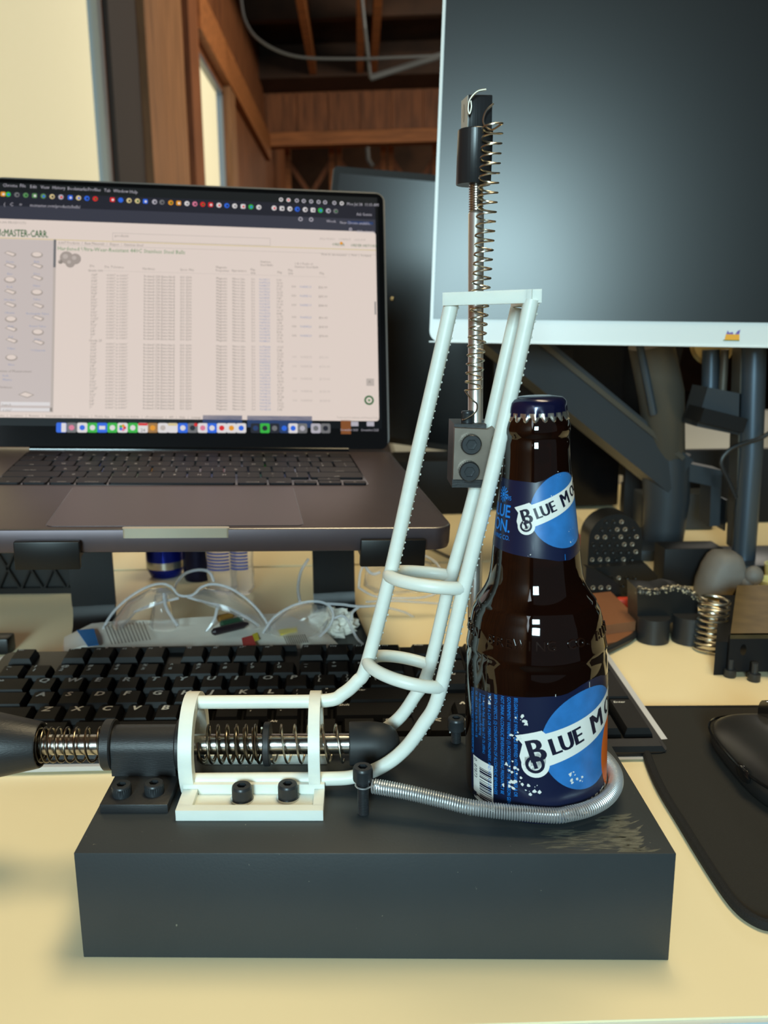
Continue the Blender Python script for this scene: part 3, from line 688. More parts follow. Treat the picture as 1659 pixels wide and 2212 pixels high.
# embossed letters round the shoulder
em = MB()
def embossed(s, deg0, step):
    for i, ch in enumerate(s):
        if ch == ' ': continue
        V, F = text2d(ch, .0056, .0, 'CENTER', res=2); a = AZ0+(deg0+i*step)*D; zb = .0775
        pts = []
        for lay in (.0000, .0006):
            for x, y in V: rr = RB(zb+y)+lay; aa = a+x/.0285; pts.append((rr*math.cos(aa), rr*math.sin(aa), zb+y))
        n_ = len(V); fs = [tuple(i_+n_ for i_ in f) for f in F]; cnt = {}
        for f in F:
            for p_, q_ in zip(f, f[1:]+f[:1]): cnt[(p_, q_)] = 1
        fs += [(p_, q_, q_+n_, p_+n_) for (p_, q_) in cnt if (q_, p_) not in cnt]
        em.add(pts, fs)
embossed('BREWING CO.', -38, 8.6); embossed('BLUE MOON', 62, 8.6); embossed('MOON', -82, 8.6)
em.build('embossed_lettering', mat('embossed_glass', (30, 16, 10), .10, coat=.5), bt, smooth=60)

# ================================================================ KEYBOARD
U = .01905
kbm = Matrix.Translation((-.1322, .2513, .0236)) @ Euler((.0889, .010, .038)).to_matrix().to_4x4()
kb = thing('computer_keyboard', 'full size black keyboard with white legends and silver shell behind the rig', 'keyboard', (-.1322, .2513, .0236), (.0889, .010, .038)); kb['_o'] = (0,0,0)
def slab(mb, x0, y0, x1, y1, r, z0, z1):
    V, F = rrect2d(x0, y0, x1, y1, r, 6); return mb.prism(V, z1-z0, Matrix.Translation((0, 0, z0)))
KX0, KX1, KY0, KY1 = -.75*U, 22.42*U, -5.45*U, 2.02*U
sh = MB(); V, F = rrect2d(KX0-.0045, KY0-.003, KX1+.0055, KY1+.001, .009, 6)
n_ = len(V); inv = kbm.inverted()
def drop(x, y):   # point straight below on the desk
    w = kbm @ Vector((x, y, 0)); return inv @ Vector((w.x, w.y, .0015))
sh.v = [Vector((x, y, -.0085)) for x, y in V]+[drop(x*.995, y*.985) for x, y in V]
sh.f = [tuple(range(n_)), tuple(range(n_, 2*n_))[::-1]]+[(i, n_+i, n_+(i+1) % n_, (i+1) % n_) for i in range(n_)]; sh.m = [0]*len(sh.f)
sh.build('lower_shell', 'kb_silver', kb, smooth=30)
dkm = MB(); slab(dkm, KX0, KY0, KX1, KY1, .007, -.0085, -.0062); dkm.build('deck', 'kb_black', kb)
wr = MB(); wr.box((KX0+.002, KY0+.001, -.0062), (KX1-.002, -4.75*U, -.0035), taper=.002); wr.build('palm_edge', 'kb_black', kb)
def kkey(a, row, w=1, lines=(), h=1, top=None):
    """key whose column is a (in key units) on a row; legends sit up left"""
    x0 = (a-.28)*U+.0008; x1 = x0+w*U-.0016; y1 = -row*U+.34*U-.0008; y0 = y1-h*U+.0016
    mb = MB(); T = .0022; z0, z1 = -.0062, 0
    mb.add([(x0,y0,z0),(x1,y0,z0),(x1,y1,z0),(x0,y1,z0),(x0+T,y0+T*.9,z1-.0003),(x1-T,y0+T*.9,z1-.0003),(x1-T,y1-T*.5,z1),(x0+T,y1-T*.5,z1),(x0+.0004,y0+.0003,z0+.0025),(x1-.0004,y0+.0003,z0+.0025),(x1-.0004,y1-.0003,z0+.0025),(x0+.0004,y1-.0003,z0+.0025)],
           [(0,1,9,8),(1,2,10,9),(2,3,11,10),(3,0,8,11),(8,9,5,4),(9,10,6,5),(10,11,7,6),(11,8,4,7),(4,5,6,7)])
    mb.mi = 1
    for s_, dx, dy, sz, b in lines:
        Vt, Ft = text2d(s_, sz, b, res=2, cond=1.15); mb.add([(x0+T+.0006+dx+x+.18*y, y1-.0012-sz*.72+dy+y, z1+.0001) for x, y in Vt], Ft)
    return mb.build('keycap', ['kb_key', 'kb_legend'], kb, smooth=0)
big = lambda c: [(c, .0014, 0, .0074, .06)]
small = lambda c: [(c, .0004, 0, .0027, .015)]
two = lambda t_, b_: [(t_, .0012, .0004, .0046, .04), (b_, .0012, -.0048, .0048, .045)]
kkey(0, -1.35, 1, small('Esc'))
for i in range(12): kkey(2+i+(i//4)*.5, -1.35, 1, small('F%d' % (i+1)))
for i, n_ in enumerate(('PrtSc', 'ScrLk', 'Pause')): kkey(15.25+i, -1.35, 1, small(n_))
for i, (t_, b_) in enumerate(zip('~!@#$%^&*()_+', '`1234567890-=')): kkey(i, 0, 1, two(t_, b_))
kkey(13, 0, 2, [('Backspace', .0006, -.0010, .0031, .015)])
kkey(0, 1, 1.5, [('Tab', .0006, -.0010, .0031, .015)])
for i, ch in enumerate('QWERTYUIOP'): kkey(1.5+i, 1, 1, big(ch))
kkey(11.5, 1, 1, two('{', '[')); kkey(12.5, 1, 1, two('}', ']')); kkey(13.5, 1, 1.5, two('|', '\\'))
kkey(0, 2, 1.75, [('Caps', .0006, -.0010, .0031, .015)])
for i, ch in enumerate('ASDFGHJKL'): kkey(1.75+i, 2, 1, big(ch))
kkey(10.75, 2, 1, two(':', ';')); kkey(11.75, 2, 1, two('"', "'")); kkey(12.75, 2, 2.25, [('Enter', .0006, -.0010, .0034, .02)])
kkey(0, 3, 2.25, [('Shift', .0006, -.0010, .0034, .02)])
for i, ch in enumerate('ZXCVBNM'): kkey(2.25+i, 3, 1, big(ch))
for i, (t_, b_) in enumerate((('<', ','), ('>', '.'), ('?', '/'))): kkey(9.25+i, 3, 1, two(t_, b_))
kkey(12.25, 3, 2.75, [('Shift', .0006, -.0010, .0034, .02)])
x = 0
for s_, w in (('Ctrl', 1.25), ('', 1.25), ('Alt', 1.25), ('', 6.25), ('Alt', 1.25), ('', 1.25), ('', 1.25), ('Ctrl', 1.25)): kkey(x, 4, w, [(s_, .0006, -.0006, .0032, .02)] if s_ else ()); x += w
for i, n_ in enumerate(('Insert', 'Home', 'PgUp')): kkey(15.25+i, 0, 1, small(n_))
for i, n_ in enumerate(('Delete', 'End', 'PgDn')): kkey(15.25+i, 1, 1, small(n_))
kkey(16.25, 3, 1, big('^'))
for i, n_ in enumerate(('<', 'v', '>')): kkey(15.25+i, 4, 1, big(n_))
for i, n_ in enumerate(('Num', '/', '*', '-')): kkey(18.5+i, 0, 1, small(n_) if i == 0 else big(n_))
for r_, row in enumerate(('789', '456', '123')):
    for i, ch in enumerate(row): kkey(18.5+i, 1+r_, 1, big(ch))
kkey(21.5, 1, 1, big('+'), h=2); kkey(21.5, 3, 1, [('Enter', .0004, -.0020, .0030, .02)], h=2); kkey(18.5, 4, 2, big('0')); kkey(20.5, 4, 1, big('.'))
for i in range(10): # slim hot keys along the rear edge
    x0 = (2.2+i*1.05+(i//4)*.12)*U; MB().box((x0, 1.80*U, -.0062), (x0+.98*U, 1.96*U, -.0022), taper=.0006).build('hot_key', 'kb_key', kb)

# ================================================================ LAPTOP
LP, LR = Vector((.0026, .2110, .1325)), (.0655, .0433, .144); TH = 1.1983
LMX = Matrix.Translation(LP) @ Euler(LR).to_matrix().to_4x4(); LID = LMX @ Matrix.Translation((0, .238, .002)) @ Matrix.Rotation(TH, 4, 'X')
lt = thing('laptop', 'open dark grey laptop on a black stand showing a catalogue web page', 'laptop', LP, LR); lt['_o'] = (0,0,0)
b_ = MB(); V, F = rrect2d(-.1778, 0, .1778, .248, .013, 8); k = len(V)
for z, ins in ((-.0165, .004), (-.0150, .0006), (-.0120, 0), (-.0012, 0), (-.0003, .0004), (0, .0010)):
    b_.v += [Vector((x-math.copysign(ins, x), y+(ins if y < .12 else -ins), z)) for x, y in V]
for j in range(5):
    for i in range(k): b_.f.append((j*k+i, j*k+(i+1) % k, (j+1)*k+(i+1) % k, (j+1)*k+i)); b_.m.append(1 if j < 4 else 2)
b_.f += [tuple(range(k))[::-1], tuple(5*k+i for i in range(k))]; b_.m += [1, 0]
b_.build('base', ['lap_body', 'lap_body', 'lap_edge'], lt, smooth=40)
nt_ = MB(); V, F = rrect2d(-.033, -.0006, .033, .004, .002, 4); nt_.prism(V, .0062, Matrix.Translation((0, 0, -.0058))); nt_.build('thumb_notch', 'lap_notch', lt, smooth=40)
tp = MB(); V, F = rrect2d(-.080, .006, .080, .105, .004, 5); tp.prism(V, .0002, Matrix.Translation((0, 0, .0001))); 
tp.build('trackpad', 'trackpad', lt)
g_ = MB(); V, F = rrect2d(-.0806, .0054, .0806, .1056, .0044, 5); g_.prism(V, .00008, Matrix.Translation((0, 0, .00003))); g_.build('trackpad_gap', 'lap_bezel', lt)
w_ = MB(); V, F = rrect2d(-.1395, .1120, .1395, .2275, .004, 5); w_.prism(V, .0002, Matrix.Translation((0, 0, .00005))); w_.build('keyboard_well', 'lap_bezel', lt)
def lkey(x, y, w, h, s_='', top=''):
    mb = MB(); V, F = rrect2d(x+.0009, y+.0009, x+w-.0009, y+h-.0009, .0016, 2); mb.prism(V, .0011, Matrix.Translation((0, 0, .00025))); mb.mi = 1
    if s_:
        Vt, Ft = text2d(s_, .0042 if len(s_) == 1 else .0026, .02, 'CENTER', res=2); oy = (h*.36 if not top else h*.16) if len(s_) == 1 else h*.16
        mb.add([(x+w/2+a, y+oy+b, .0014) for a, b in Vt], Ft)
    if top:
        Vt, Ft = text2d(top, .0034, .01, 'CENTER', res=2); mb.add([(x+w/2+a, y+h*.58+b, .0014) for a, b in Vt], Ft)
    mb.build('keycap', ['lap_key', 'lap_legend'], lt, smooth=0)
kx0, ky0 = -.1385, .1128; u_ = .277/14.5; kh = .1140/6
def lrow(r, items):
    x = kx0
    for it in items:
        w = it[0]*u_; lkey(x, ky0+r*kh, w, kh, *it[1:]); x += w
lrow(5, [(1.5, 'esc')]+[(1, 'F%d' % (i+1)) for i in range(12)]+[(1, '')])
lrow(4, [(1, b, t) for t, b in zip('~!@#$%^&*()_+', '`1234567890-=')]+[(1.5, 'delete')])
lrow(3, [(1.5, 'tab')]+[(1, c_) for c_ in 'QWERTYUIOP']+[(1, '[', '{'), (1, ']', '}'), (1, '\\', '|')])
lrow(2, [(1.75, 'caps lock')]+[(1, c_) for c_ in 'ASDFGHJKL']+[(1, ';', ':'), (1, "'", '"'), (1.75, 'return')])
lrow(1, [(2.25, 'shift')]+[(1, c_) for c_ in 'ZXCVBNM']+[(1, ',', '<'), (1, '.', '>'), (1, '/', '?'), (2.25, 'shift')])
lrow(0, [(1, 'fn'), (1, 'control'), (1, 'option'), (1.25, 'command'), (5, ''), (1.25, 'command'), (1, 'option')])
xx = kx0+11.5*u_
for i, s_ in enumerate('<v>'): lkey(xx+i*u_, ky0, u_, kh/2, s_)
lkey(xx+u_, ky0+kh/2, u_, kh/2, '^')
# lid: built in the lid plane, parented to the laptop
LL = Matrix.Translation((0, .238, .002)) @ Matrix.Rotation(TH, 4, 'X')
ld = MB(); V, F = rrect2d(-.1778, .001, .1778, .2440, .010, 8); ld.prism(V, .0040, LL @ Matrix.Translation((0, 0, -.0042))); lid = ld.build('lid', 'lap_edge', lt, smooth=40)
bz = MB(); V, F = rrect2d(-.1762, .0002, .1762, .2426, .007, 8); bz.prism(V, .0003, LL @ Matrix.Translation((0, 0, -.0003))); bz.build('screen_bezel', 'lap_bezel', lid)
MB().cyl(LL @ Vector((-.14, -.001, -.004)), LL @ Vector((.14, -.001, -.004)), .0045, n=16).build('hinge', 'lap_bezel', lt)
LI = LID.inverted()
def luv(px, py):
    o = LI @ CAM; d = (LI.to_3x3() @ ray(px, py)); t = -o.z/d.z; p = o+d*t; return p.x, p.y
SC = ['s_page','s_side','s_dark','s_dark2','s_menu','s_text','s_text2','s_green','s_green2','s_blue','s_line','s_yel','s_white','s_red','s_orange','s_gr','s_bl','s_grey','s_brown','s_pink','s_dim','s_wood','s_lt','s_dk']
sc = MB()
def S2(sh, m, lay): sc.mi = SC.index(m); sc.add([(x, y, .0003+lay*.00008) for x, y in sh[0]], sh[1], LL)
xl, yr = -.1730, 0
hx, ht = luv(811, 505)[0]+.0002, luv(600, 494)[1]; hb = luv(600, 908)[1]; XR = luv(815, 700)[0]
TOP = .2385; hu = luv(600, 441)[1]; hm = luv(400, 407)[1]
S2(rect2d(xl, .019, XR+.0025, TOP), 's_dk', 0)
S2(rect2d(xl, ht, XR, luv(500, 425)[1]), 's_dark', 1); S2(rect2d(xl, ht, XR, ht+.012), 's_dark2', 2); S2(rect2d(xl, TOP-.0085, XR+.0015, TOP), 's_menu', 2)
V, F = rrect2d(xl, hb, XR, ht, .003, 4); S2((V, F), 's_page', 2)
def px_rect(a, b, m, lay): x0, y1 = luv(*a); x1, y0 = luv(*b); S2(rect2d(x0, min(y0, y1), x1, max(y0, y1)), m, lay)
sx = luv(113, 700)[0]; S2(rect2d(xl, hb+.005, sx, luv(60, 518)[1]), 's_side', 3); S2(rect2d(sx, hb+.005, sx+.0022, luv(115, 578)[1]), 's_line', 3); S2(rect2d(sx, luv(115, 578)[1], sx+.0022, luv(115, 518)[1]), 's_grey', 4)
yy = luv(300, 525)[1]; S2(rect2d(xl, yy, XR, yy+.0007), 's_yel', 3)
yy = luv(300, 535)[1]; S2(rect2d(sx+.003, yy, XR, yy+.0003), 's_line', 3)
x0, y0 = luv(243, 520); x1, _ = luv(583, 520); 
for q in (rect2d(x0, y0-.0002, x1, y0+.0002), rect2d(x0, y0+.0068, x1, y0+.0072), rect2d(x0, y0, x0+.0004, y0+.007), rect2d(x1, y0, x1+.0004, y0+.007)): S2(q, 's_line', 3)
def tx(s_, px, py, size, m, bold=0, cond=1, align='LEFT', line=1, lay=5): x, y = luv(px, py); S2(xf2d(text2d(s_, size, bold, align, cond, 1, 1, line), x, y), m, lay)
tx('McMASTER-CARR.', -9, 510, .0092, 's_green', .03, .62); tx('OVER 700,000 PRODUCTS', -30, 482, .003, 's_text', .02)
tx('products', 248, 512, .0034, 's_text'); tx('6,667 Products  /  Raw Materials  /  Shapes  /  Stainless Steel', 126, 527, .0034, 's_text', 0, .9)
tx('Hardened Ultra-Wear-Resistant 440C Stainless Steel Balls', 124, 541, .0052, 's_green2', .015, .92)
tx('ORDER', 717, 531, .0036, 's_green', .02); tx('ORDER HISTORY', 757, 533, .0036, 's_green', .02, .9); tx('(562) 692-5911     CONTACT     LOG OUT', 690, 518, .0026, 's_text2', 0, .9)
tx('How do we measure?  |  Print  |  Forward', 694, 552, .0032, 's_text', 0, .85); S2(disc2d(*luv(737, 526), .0014, 10), 's_orange', 6)
for x_, y_, r in ((144, 557, .0058), (163, 560, .0050), (152, 569, .0042), (131, 566, .0020)): x, y = luv(x_, y_); S2(disc2d(x, y, r, 20), 's_text2' if r > .003 else 's_text', 5); S2(disc2d(x-.001, y+.001, r*.4, 10), 's_line', 6)
cols = [(195, 208, '1/32"', 's_text'), (228, 277, '-0.0001" to 0.0001"', 's_text'), (310, 379, 'Rockwell C58 (Extra Hard)', 's_text'), (389, 414, 'ISO 3290', 's_text'), (467, 491, 'Magnetic', 's_text'), (502, 530, 'Mirror Like', 's_text'),
        (543, 551, '50', 's_text2'), (560, 583, '9642K11', 's_blue'), (598, 612, '$5.60', 's_text')]
p0, p1 = luv(400, 600), luv(400, 734); n1 = 21; pit = (p0[1]-p1[1])/20
y2 = luv(400, 747)[1]
fr = ['1/64"','1/32"','3/64"','1/16"','5/64"','3/32"','7/64"','1/8"','5/32"','3/16"','7/32"','1/4"','9/32"','5/16"','11/32"','3/8"','7/16"','1/2"','5/8"','3/4"','1"']
for a, b, s_, m in cols:
    xa, xb = luv(a, 740)[0], luv(b, 740)[0]; V, F = text2d(s_, 1, .01, res=1); wd = max(v[0] for v in V)-min(v[0] for v in V)
    for k in range(43):
        y = (p0[1]-k*pit) if k < 21 else (y2-(k-21)*pit)
        if y < hb+.008: break
        q = s_
        if a == 195: q = fr[k % 21]; V, F = text2d(q, 1, .01, res=1)
        if a == 560: q = '96%02dK%02d' % (10+(k*37) % 89, 11+(k*13) % 80); V, F = text2d(q, 1, .01, res=1)
        if a == 598: q = '%d.%02d' % (3+(k*7) % 19, (k*31) % 99); V, F = text2d(q, 1, .01, res=1)
        S2(([(xa+vx*(xb-xa)/wd*.97, y-.0009+vy*.0030) for vx, vy in V], F), m, 5)
for k in (2, 5, 8, 12, 15, 18, 24, 27, 31, 35, 38):
    y = (p0[1]-k*pit) if k < 21 else (y2-(k-21)*pit); strong = k < 21
    for a, s_, m in ((630, '100', 's_text'), (648, '9643K%02d' % (11+k), 's_blue'), (689, '$%d.00' % (20+k*3), 's_text')):
        S2(xf2d(text2d(s_, .0030, 0, res=1), luv(a, 740)[0], y-.0009), m if strong else 's_line', 5)
for s_, a, y_ in (('Dia.', 194, 577), ('Dia. Tolerance', 226, 579), ('Hardness', 308, 583), ('Specs. Met', 389, 585), ('Magnetic\nProperties', 466, 580), ('Appearance', 500, 587), ('Pkg.\nQty.', 541, 585), ('Pkg.', 599, 591), ('Pkg.\nQty.', 622, 586), ('Pkg.', 690, 593), ('Stainless\nSteel Balls', 562, 568), ('1 lb.+ Packs of\nStainless Steel Balls', 636, 572)):
    tx(s_, a, y_, .0030, 's_text', .01, .95)
tx('Grade 100', 190, 587, .0030, 's_text', .02); tx('Grade 25', 192, 738, .0030, 's_text', .02)
a0_, b0_ = luv(190, 588), luv(705, 597); S2(rect2d(a0_[0], luv(450, 592)[1], b0_[0], luv(450, 592)[1]+.0002), 's_line', 4)
icn = [('Sheets', 22, 551), ('Balls', 80, 551), ('Bars', 22, 577), ('Discs', 80, 577), ('Rods', 22, 605), ('Plates', 80, 603), ('Hex Bars', 22, 633), ('Tubes', 80, 632), ('I-Beams', 22, 661), ('Rectangular Tubes', 82, 663), ('Rails', 24, 690), ('Round Tubes', 82, 690), ('Foil', 24, 713), ('Strips', 82, 718), ('T-Bars', 25, 738), ('U-Channels', 83, 742), ('Wire', 25, 773)]
for k, (s_, a, b) in enumerate(icn):
    x, y = luv(a, b); w = .0052; hgt = .0036
    if k % 3 == 1: S2(disc2d(x, y, w, 16, hgt*.8), 's_text2', 4); S2(disc2d(x, y+.0004, w*.78, 16, hgt*.6), 's_page', 5)
    else:
        S2(([(x-w, y+hgt*.4), (x+w*.5, y-hgt*.5), (x+w, y-hgt*.1), (x+w, y+hgt*.4), (x-w*.4, y+hgt)], [(0,1,2,3,4)]), 's_text2', 4)
        S2(([(x-w*.8, y+hgt*.42), (x+w*.5, y-hgt*.3), (x+w*.8, y+hgt*.25), (x-w*.4, y+hgt*.8)], [(0,1,2,3)]), 's_page', 5)
    S2(xf2d(text2d(s_, .0026, .01, 'CENTER', res=1), x, y-.0072), 's_blue', 5)
tx('System of Measurement', -6, 804, .0030, 's_text', .02); tx('Inch', 6, 814, .003, 's_blue'); tx('Metric', 6, 823, .003, 's_blue'); tx('Thickness', -4, 839, .003, 's_text', .02)
x, y = luv(57, 853); S2(([(x-.007, y), (x+.001, y-.003), (x+.007, y), (x-.001, y+.003)], [(0,1,2,3)]), 's_text2', 4); S2(([(x-.0055, y), (x+.001, y-.0022), (x+.0055, y), (x-.001, y+.0022)], [(0,1,2,3)]), 's_page', 5)
px_rect((2, 868), (108, 877), 's_white', 4); px_rect((2, 881), (108, 889), 's_white', 4); px_rect((108, 881), (113, 889), 's_text', 5); tx('Search', 4, 877, .003, 's_text'); tx('0.032"', 6, 889, .003, 's_text')
tx('Home   |   Locations   |   Returns   |   International Orders   |   Careers   |   Mobile App   |   Solidworks Add-In   |   eProcurement   |   API   |   Help   |   Settings', -8, 900, .0030, 's_text', .01, .90)
tx('Terms and Conditions and Privacy Policy', 727, 904, .0026, 's_text2', 0, .9)
S2(ring2d(*luv(797, 865), .0044, .0028, 28), 's_green', 6); S2(disc2d(*luv(797, 865), .0028, 20), 's_page', 5); S2(disc2d(*luv(797, 865), .0012, 8), 's_green2', 6)
px_rect((791, 818), (808, 834), 's_line', 4); tx('^', 795, 832, .006, 's_text'); px_rect((809, 652), (812, 680), 's_grey', 4)
# menu bar words, tab icons, address bar
for s_, a, b in zip(('Chrome', 'File', 'Edit', 'View', 'History', 'Bookmarks', 'Profiles', 'Tab', 'Window', 'Help'), (6, 43, 65, 88, 113, 146, 190, 225, 245, 280), (404, 405, 407, 408, 409, 411, 413, 415, 416, 418)): tx(s_, a, b, .0042, 's_lt', .02, .9)
tx('Mon Jul 28  11:03 AM', 749, 444, .0040, 's_lt', .01, .85)
for i, a in enumerate((607, 623, 641, 656, 672, 688, 702, 722, 738)): x, y = luv(a, 432+(a-607)*.062); S2(disc2d(x, y, .0019, 12), 's_white' if i in (0, 1, 8) else 's_lt', 6); S2(disc2d(x, y, .0010, 8), 's_menu' if i != 1 else 's_red', 7)
tabs = [(7,'s_orange'),(18,'s_gr'),(37,'s_grey'),(56,'s_green2'),(75,'s_green2'),(94,'s_green2'),(113,'s_yel'),(132,'s_lt'),(152,'s_bl'),(170,'s_yel'),(188,'s_bl'),(206,'s_red'),(243,'s_red'),(261,'s_bl'),(279,'s_yel'),(297,'s_yel'),(314,'s_bl'),(334,'s_lt'),(350,'s_grey'),(369,'s_orange'),(386,'s_orange'),(404,'s_white'),(421,'s_pink'),(438,'s_red'),(455,'s_red'),(473,'s_white'),(490,'s_bl'),(507,'s_white'),(525,'s_white'),(542,'s_gr'),(559,'s_white'),(592,'s_white'),(609,'s_white'),(626,'s_white'),(642,'s_bl'),(659,'s_white'),(676,'s_white'),(692,'s_gr'),(709,'s_lt'),(725,'s_grey')]
for i, (a, m) in enumerate(tabs):
    x, y = luv(a, 420+(a-7)*.0515)
    if i % 4 == 0: S2(xf2d(rrect2d(-.0021, -.0021, .0021, .0021, .0008, 2), x, y), m, 6)
    else: S2(disc2d(x, y, .0023, 12), m, 6)
    S2(disc2d(x+.0004, y-.0002, .0011, 8), ('s_white', 's_bl', 's_dark', 's_green')[i % 4] if m not in ('s_white', 's_lt') else ('s_grey', 's_red', 's_dark')[i % 3], 7)
tx('mcmaster.com/products/balls/', 65, 447, .0040, 's_lt', .01, .9); tx('(   C    =', 8, 445, .0045, 's_lt'); px_rect((750, 478), (806, 486), 's_dim', 4); tx('New Chrome available :', 734, 484, .0038, 's_lt', 0, .8); tx('Ask Gemini', 770, 466, .0038, 's_lt', .01, .8); tx('All Bookmarks', 770, 503, .0036, 's_lt', 0, .8)
for a, b in ((649, 474), (672, 475)): S2(ring2d(*luv(a, b), .0020, .0012, 12), 's_lt', 6)
S2(ring2d(*luv(757, 496), .0015, .0008, 10), 's_lt', 6); tx('Work', 705, 481, .0036, 's_lt')
# dock
xd0, yd = luv(440, 950); S2(rect2d(luv(438, 900)[0], .0195, luv(523, 900)[0], .0300), 's_dim', 2); S2(rect2d(luv(534, 900)[0], .0195, luv(674, 900)[0], .0300), 's_dim', 2); px_rect((736, 908), (758, 938), 's_wood', 2)
dock = [(133,'s_bl','s_white'),(155,'s_grey','s_pink'),(178,'s_white','s_bl'),(200,'s_gr','s_white'),(221,'s_bl','s_white'),(243,'s_gr','s_white'),(265,'s_white','s_orange'),(287,'s_gr','s_white'),(309,'s_white','s_red'),(330,'s_brown','s_orange'),(352,'s_white','s_line'),(373,'s_white','s_yel'),(395,'s_bl','s_white'),(416,'s_grey','s_dark'),(438,'s_white','s_pink'),(458,'s_bl','s_white'),(479,'s_white','s_red'),(500,'s_white','s_orange'),(521,'s_white','s_bl'),(552,'s_dark','s_dim'),(572,'s_gr','s_dark'),(593,'s_dark','s_grey'),(614,'s_dim','s_bl'),(633,'s_white','s_bl'),(653,'s_grey','s_lt'),(682,'s_lt','s_grey'),(703,'s_grey','s_dark')]
for i, (a, m, m2) in enumerate(dock):
    x, y = luv(a, 924+(a-133)*.003); S2(xf2d(rrect2d(-.0044, -.0044, .0044, .0044, .0014, 3), x, y), m, 6)
    if i in (0,): S2(rect2d(x, y-.004, x+.004, y+.004), m2, 7)
    elif i == 6:
        for k, mm in enumerate(('s_red', 's_orange', 's_gr', 's_bl', 's_pink')): S2(disc2d(x+.0018*math.cos(k*1.257), y+.0018*math.sin(k*1.257), .0014, 8), mm, 7)
    elif i in (8, 11): S2(rect2d(x-.004, y+.002, x+.004, y+.0042), m2, 7)
    elif i == 4: S2(rect2d(x-.0026, y-.0016, x+.0026, y+.0016), m2, 7)
    else: S2(disc2d(x, y, .0024, 12), m2, 7)
S2(disc2d(*luv(423, 918), .0016, 10), 's_red', 8); x, y = luv(309, 926); S2(xf2d(text2d('24', .0042, .01, 'CENTER'), x, y-.003), 's_grey', 8)
for a in (766, 800): px_rect((a-8, 911), (a+8, 921), 's_lt', 4)
tx('Screenshot 2025    Screenshot 2025', 735, 931, .0030, 's_lt', .02, .8)
tag(sc.build('screen_content', SC, lid, smooth=0), 'lit web page with product table, browser tabs and dock')

# laptop stand
st = thing('laptop_stand', 'black folded metal stand holding the laptop above the desk', 'laptop stand', (0, .4, 0))
SD = Vector((math.cos(.144), math.sin(.144), 0)); SN = Vector((-math.sin(.144), math.cos(.144), 0)); SCN = Vector((-.008, .412, 0))
def SM(c): return Matrix(((SD.x, SN.x, 0, SCN.x+SD.x*c), (SD.y, SN.y, 0, SCN.y+SD.y*c), (0, 0, 1, 0), (0, 0, 0, 1)))
for c in (-.107, .102):
    M = SM(c); w = .0185; ztop = .118
    V = [(-w, .022), (w, .022), (w, ztop), (.0095, ztop), (.0095, .098)]+[(.0095*math.cos(a), .098-.0095*math.sin(a)) for a in [PI*k/12 for k in range(1, 12)]]+[(-.0095, .098), (-.0095, ztop), (-w, ztop)]
    MB().prism(V, .003, M @ Matrix.Rotation(PI/2, 4, 'X')).build('upright', 'stand_black', st)
    pts = [M @ Vector((0, y, z)) for y, z in ((-.0015, .022), (-.003, .014), (-.008, .007), (-.017, .0025), (-.03, .0019), (-.09, .0019))]
    MB().tube(pts, 1, sq=(.003, 2*w), up=(0, 1, 0)).build('foot', 'stand_black', st)
inM = LMX
for x0, x1 in ((-.095, -.060), (.118, .156)):
    m_ = MB(); m_.box((x0, -.0055, -.0215), (x1, .235, -.0180), inM); m_.build('support_arm', 'stand_black', st)
    m_ = MB(); m_.box((x0-.002, -.0068, -.0240), (x1+.002, -.0020, -.0060), inM, bev=.0008); m_.build('front_lip', 'stand_black', st)
m_ = MB(); m_.box((-.10, .19, -.0225), (.16, .235, -.0185), inM); m_.build('cross_plate', 'stand_black', st)

# ================================================================ WHITE MONITOR AND ITS ARM
BL = aty(927, 738, .50); BR = aty(1659, 750, .455); TLp = aty(952, 0, .512)
mu = (BR-BL).normalized(); mv = (TLp-BL); mv = (mv-mu*mv.dot(mu)).normalized(); mn = mu.cross(mv)   # mn faces the camera
MM = Matrix((( mu.x, mv.x, mn.x, BL.x), (mu.y, mv.y, mn.y, BL.y), (mu.z, mv.z, mn.z, BL.z), (0,0,0,1)))
mo = thing('monitor', 'large white bezel monitor with a dark screen on an arm', 'monitor', BL); MW, MH, CH = .610, .368, .0205
m_ = MB(); V, F = rrect2d(0, 0, MW, MH, .010, 8); m_.prism(V, .030, MM @ Matrix.Translation((0, 0, -.030))); m_.build('casing', 'mon_white', mo, smooth=40)
m_ = MB(); m_.box((.0028, CH, 0), (MW-.0028, MH-.0028, .0006), MM); m_.build('screen', 'mon_screen', mo)
m_ = MB(); m_.box((0, -.0005, -.002), (MW, .0006, .0012), MM); m_.build('lower_rim', 'mon_white', mo)
lg = MB(); lx = (aty(1582, 720, .46)-BL).dot(mu)
for q, k in (((([(-.0060, -.0042), (.0062, -.0042), (.0058, .0006), (-.0052, .0006)]), [(0,1,2,3)]), 0), (([(-.0050, .0006), (-.0040, .0038), (-.0026, .0018), (.0002, .0026), (.0008, .0006)], [(0,1,2,3,4)]), 1), (([(.0022, .0006), (.0054, .0006), (.0062, .0046), (.0040, .0034)], [(0,1,2,3)]), 1), (rect2d(-.0070, -.0050, .0062, -.0042), 2)):
    lg.mi = k; lg.add([(x+lx, y+.0098, .0004) for x, y in q[0]], q[1], MM)
lg.build('emblem', ['logo_y', 'logo_p', 'logo_g'], mo, smooth=0)
MB().cyl(MM @ Vector((.30, .18, -.055)), MM @ Vector((.30, .18, -.028)), .05, n=24).build('rear_mount', 'arm_grey', mo)
ma = thing('articulated_mount', 'dark grey articulated monitor arm slanting down behind the bottle', 'monitor mount', (.47, .66, 0))
A = aty(1010, 664, .60); B = aty(1447, 1022, .64); 
MB().tube([A, A.lerp(B, .5), B, ], 1, sq=(.043, .046)).build('lower_arm', 'arm_grey', ma, smooth=0)
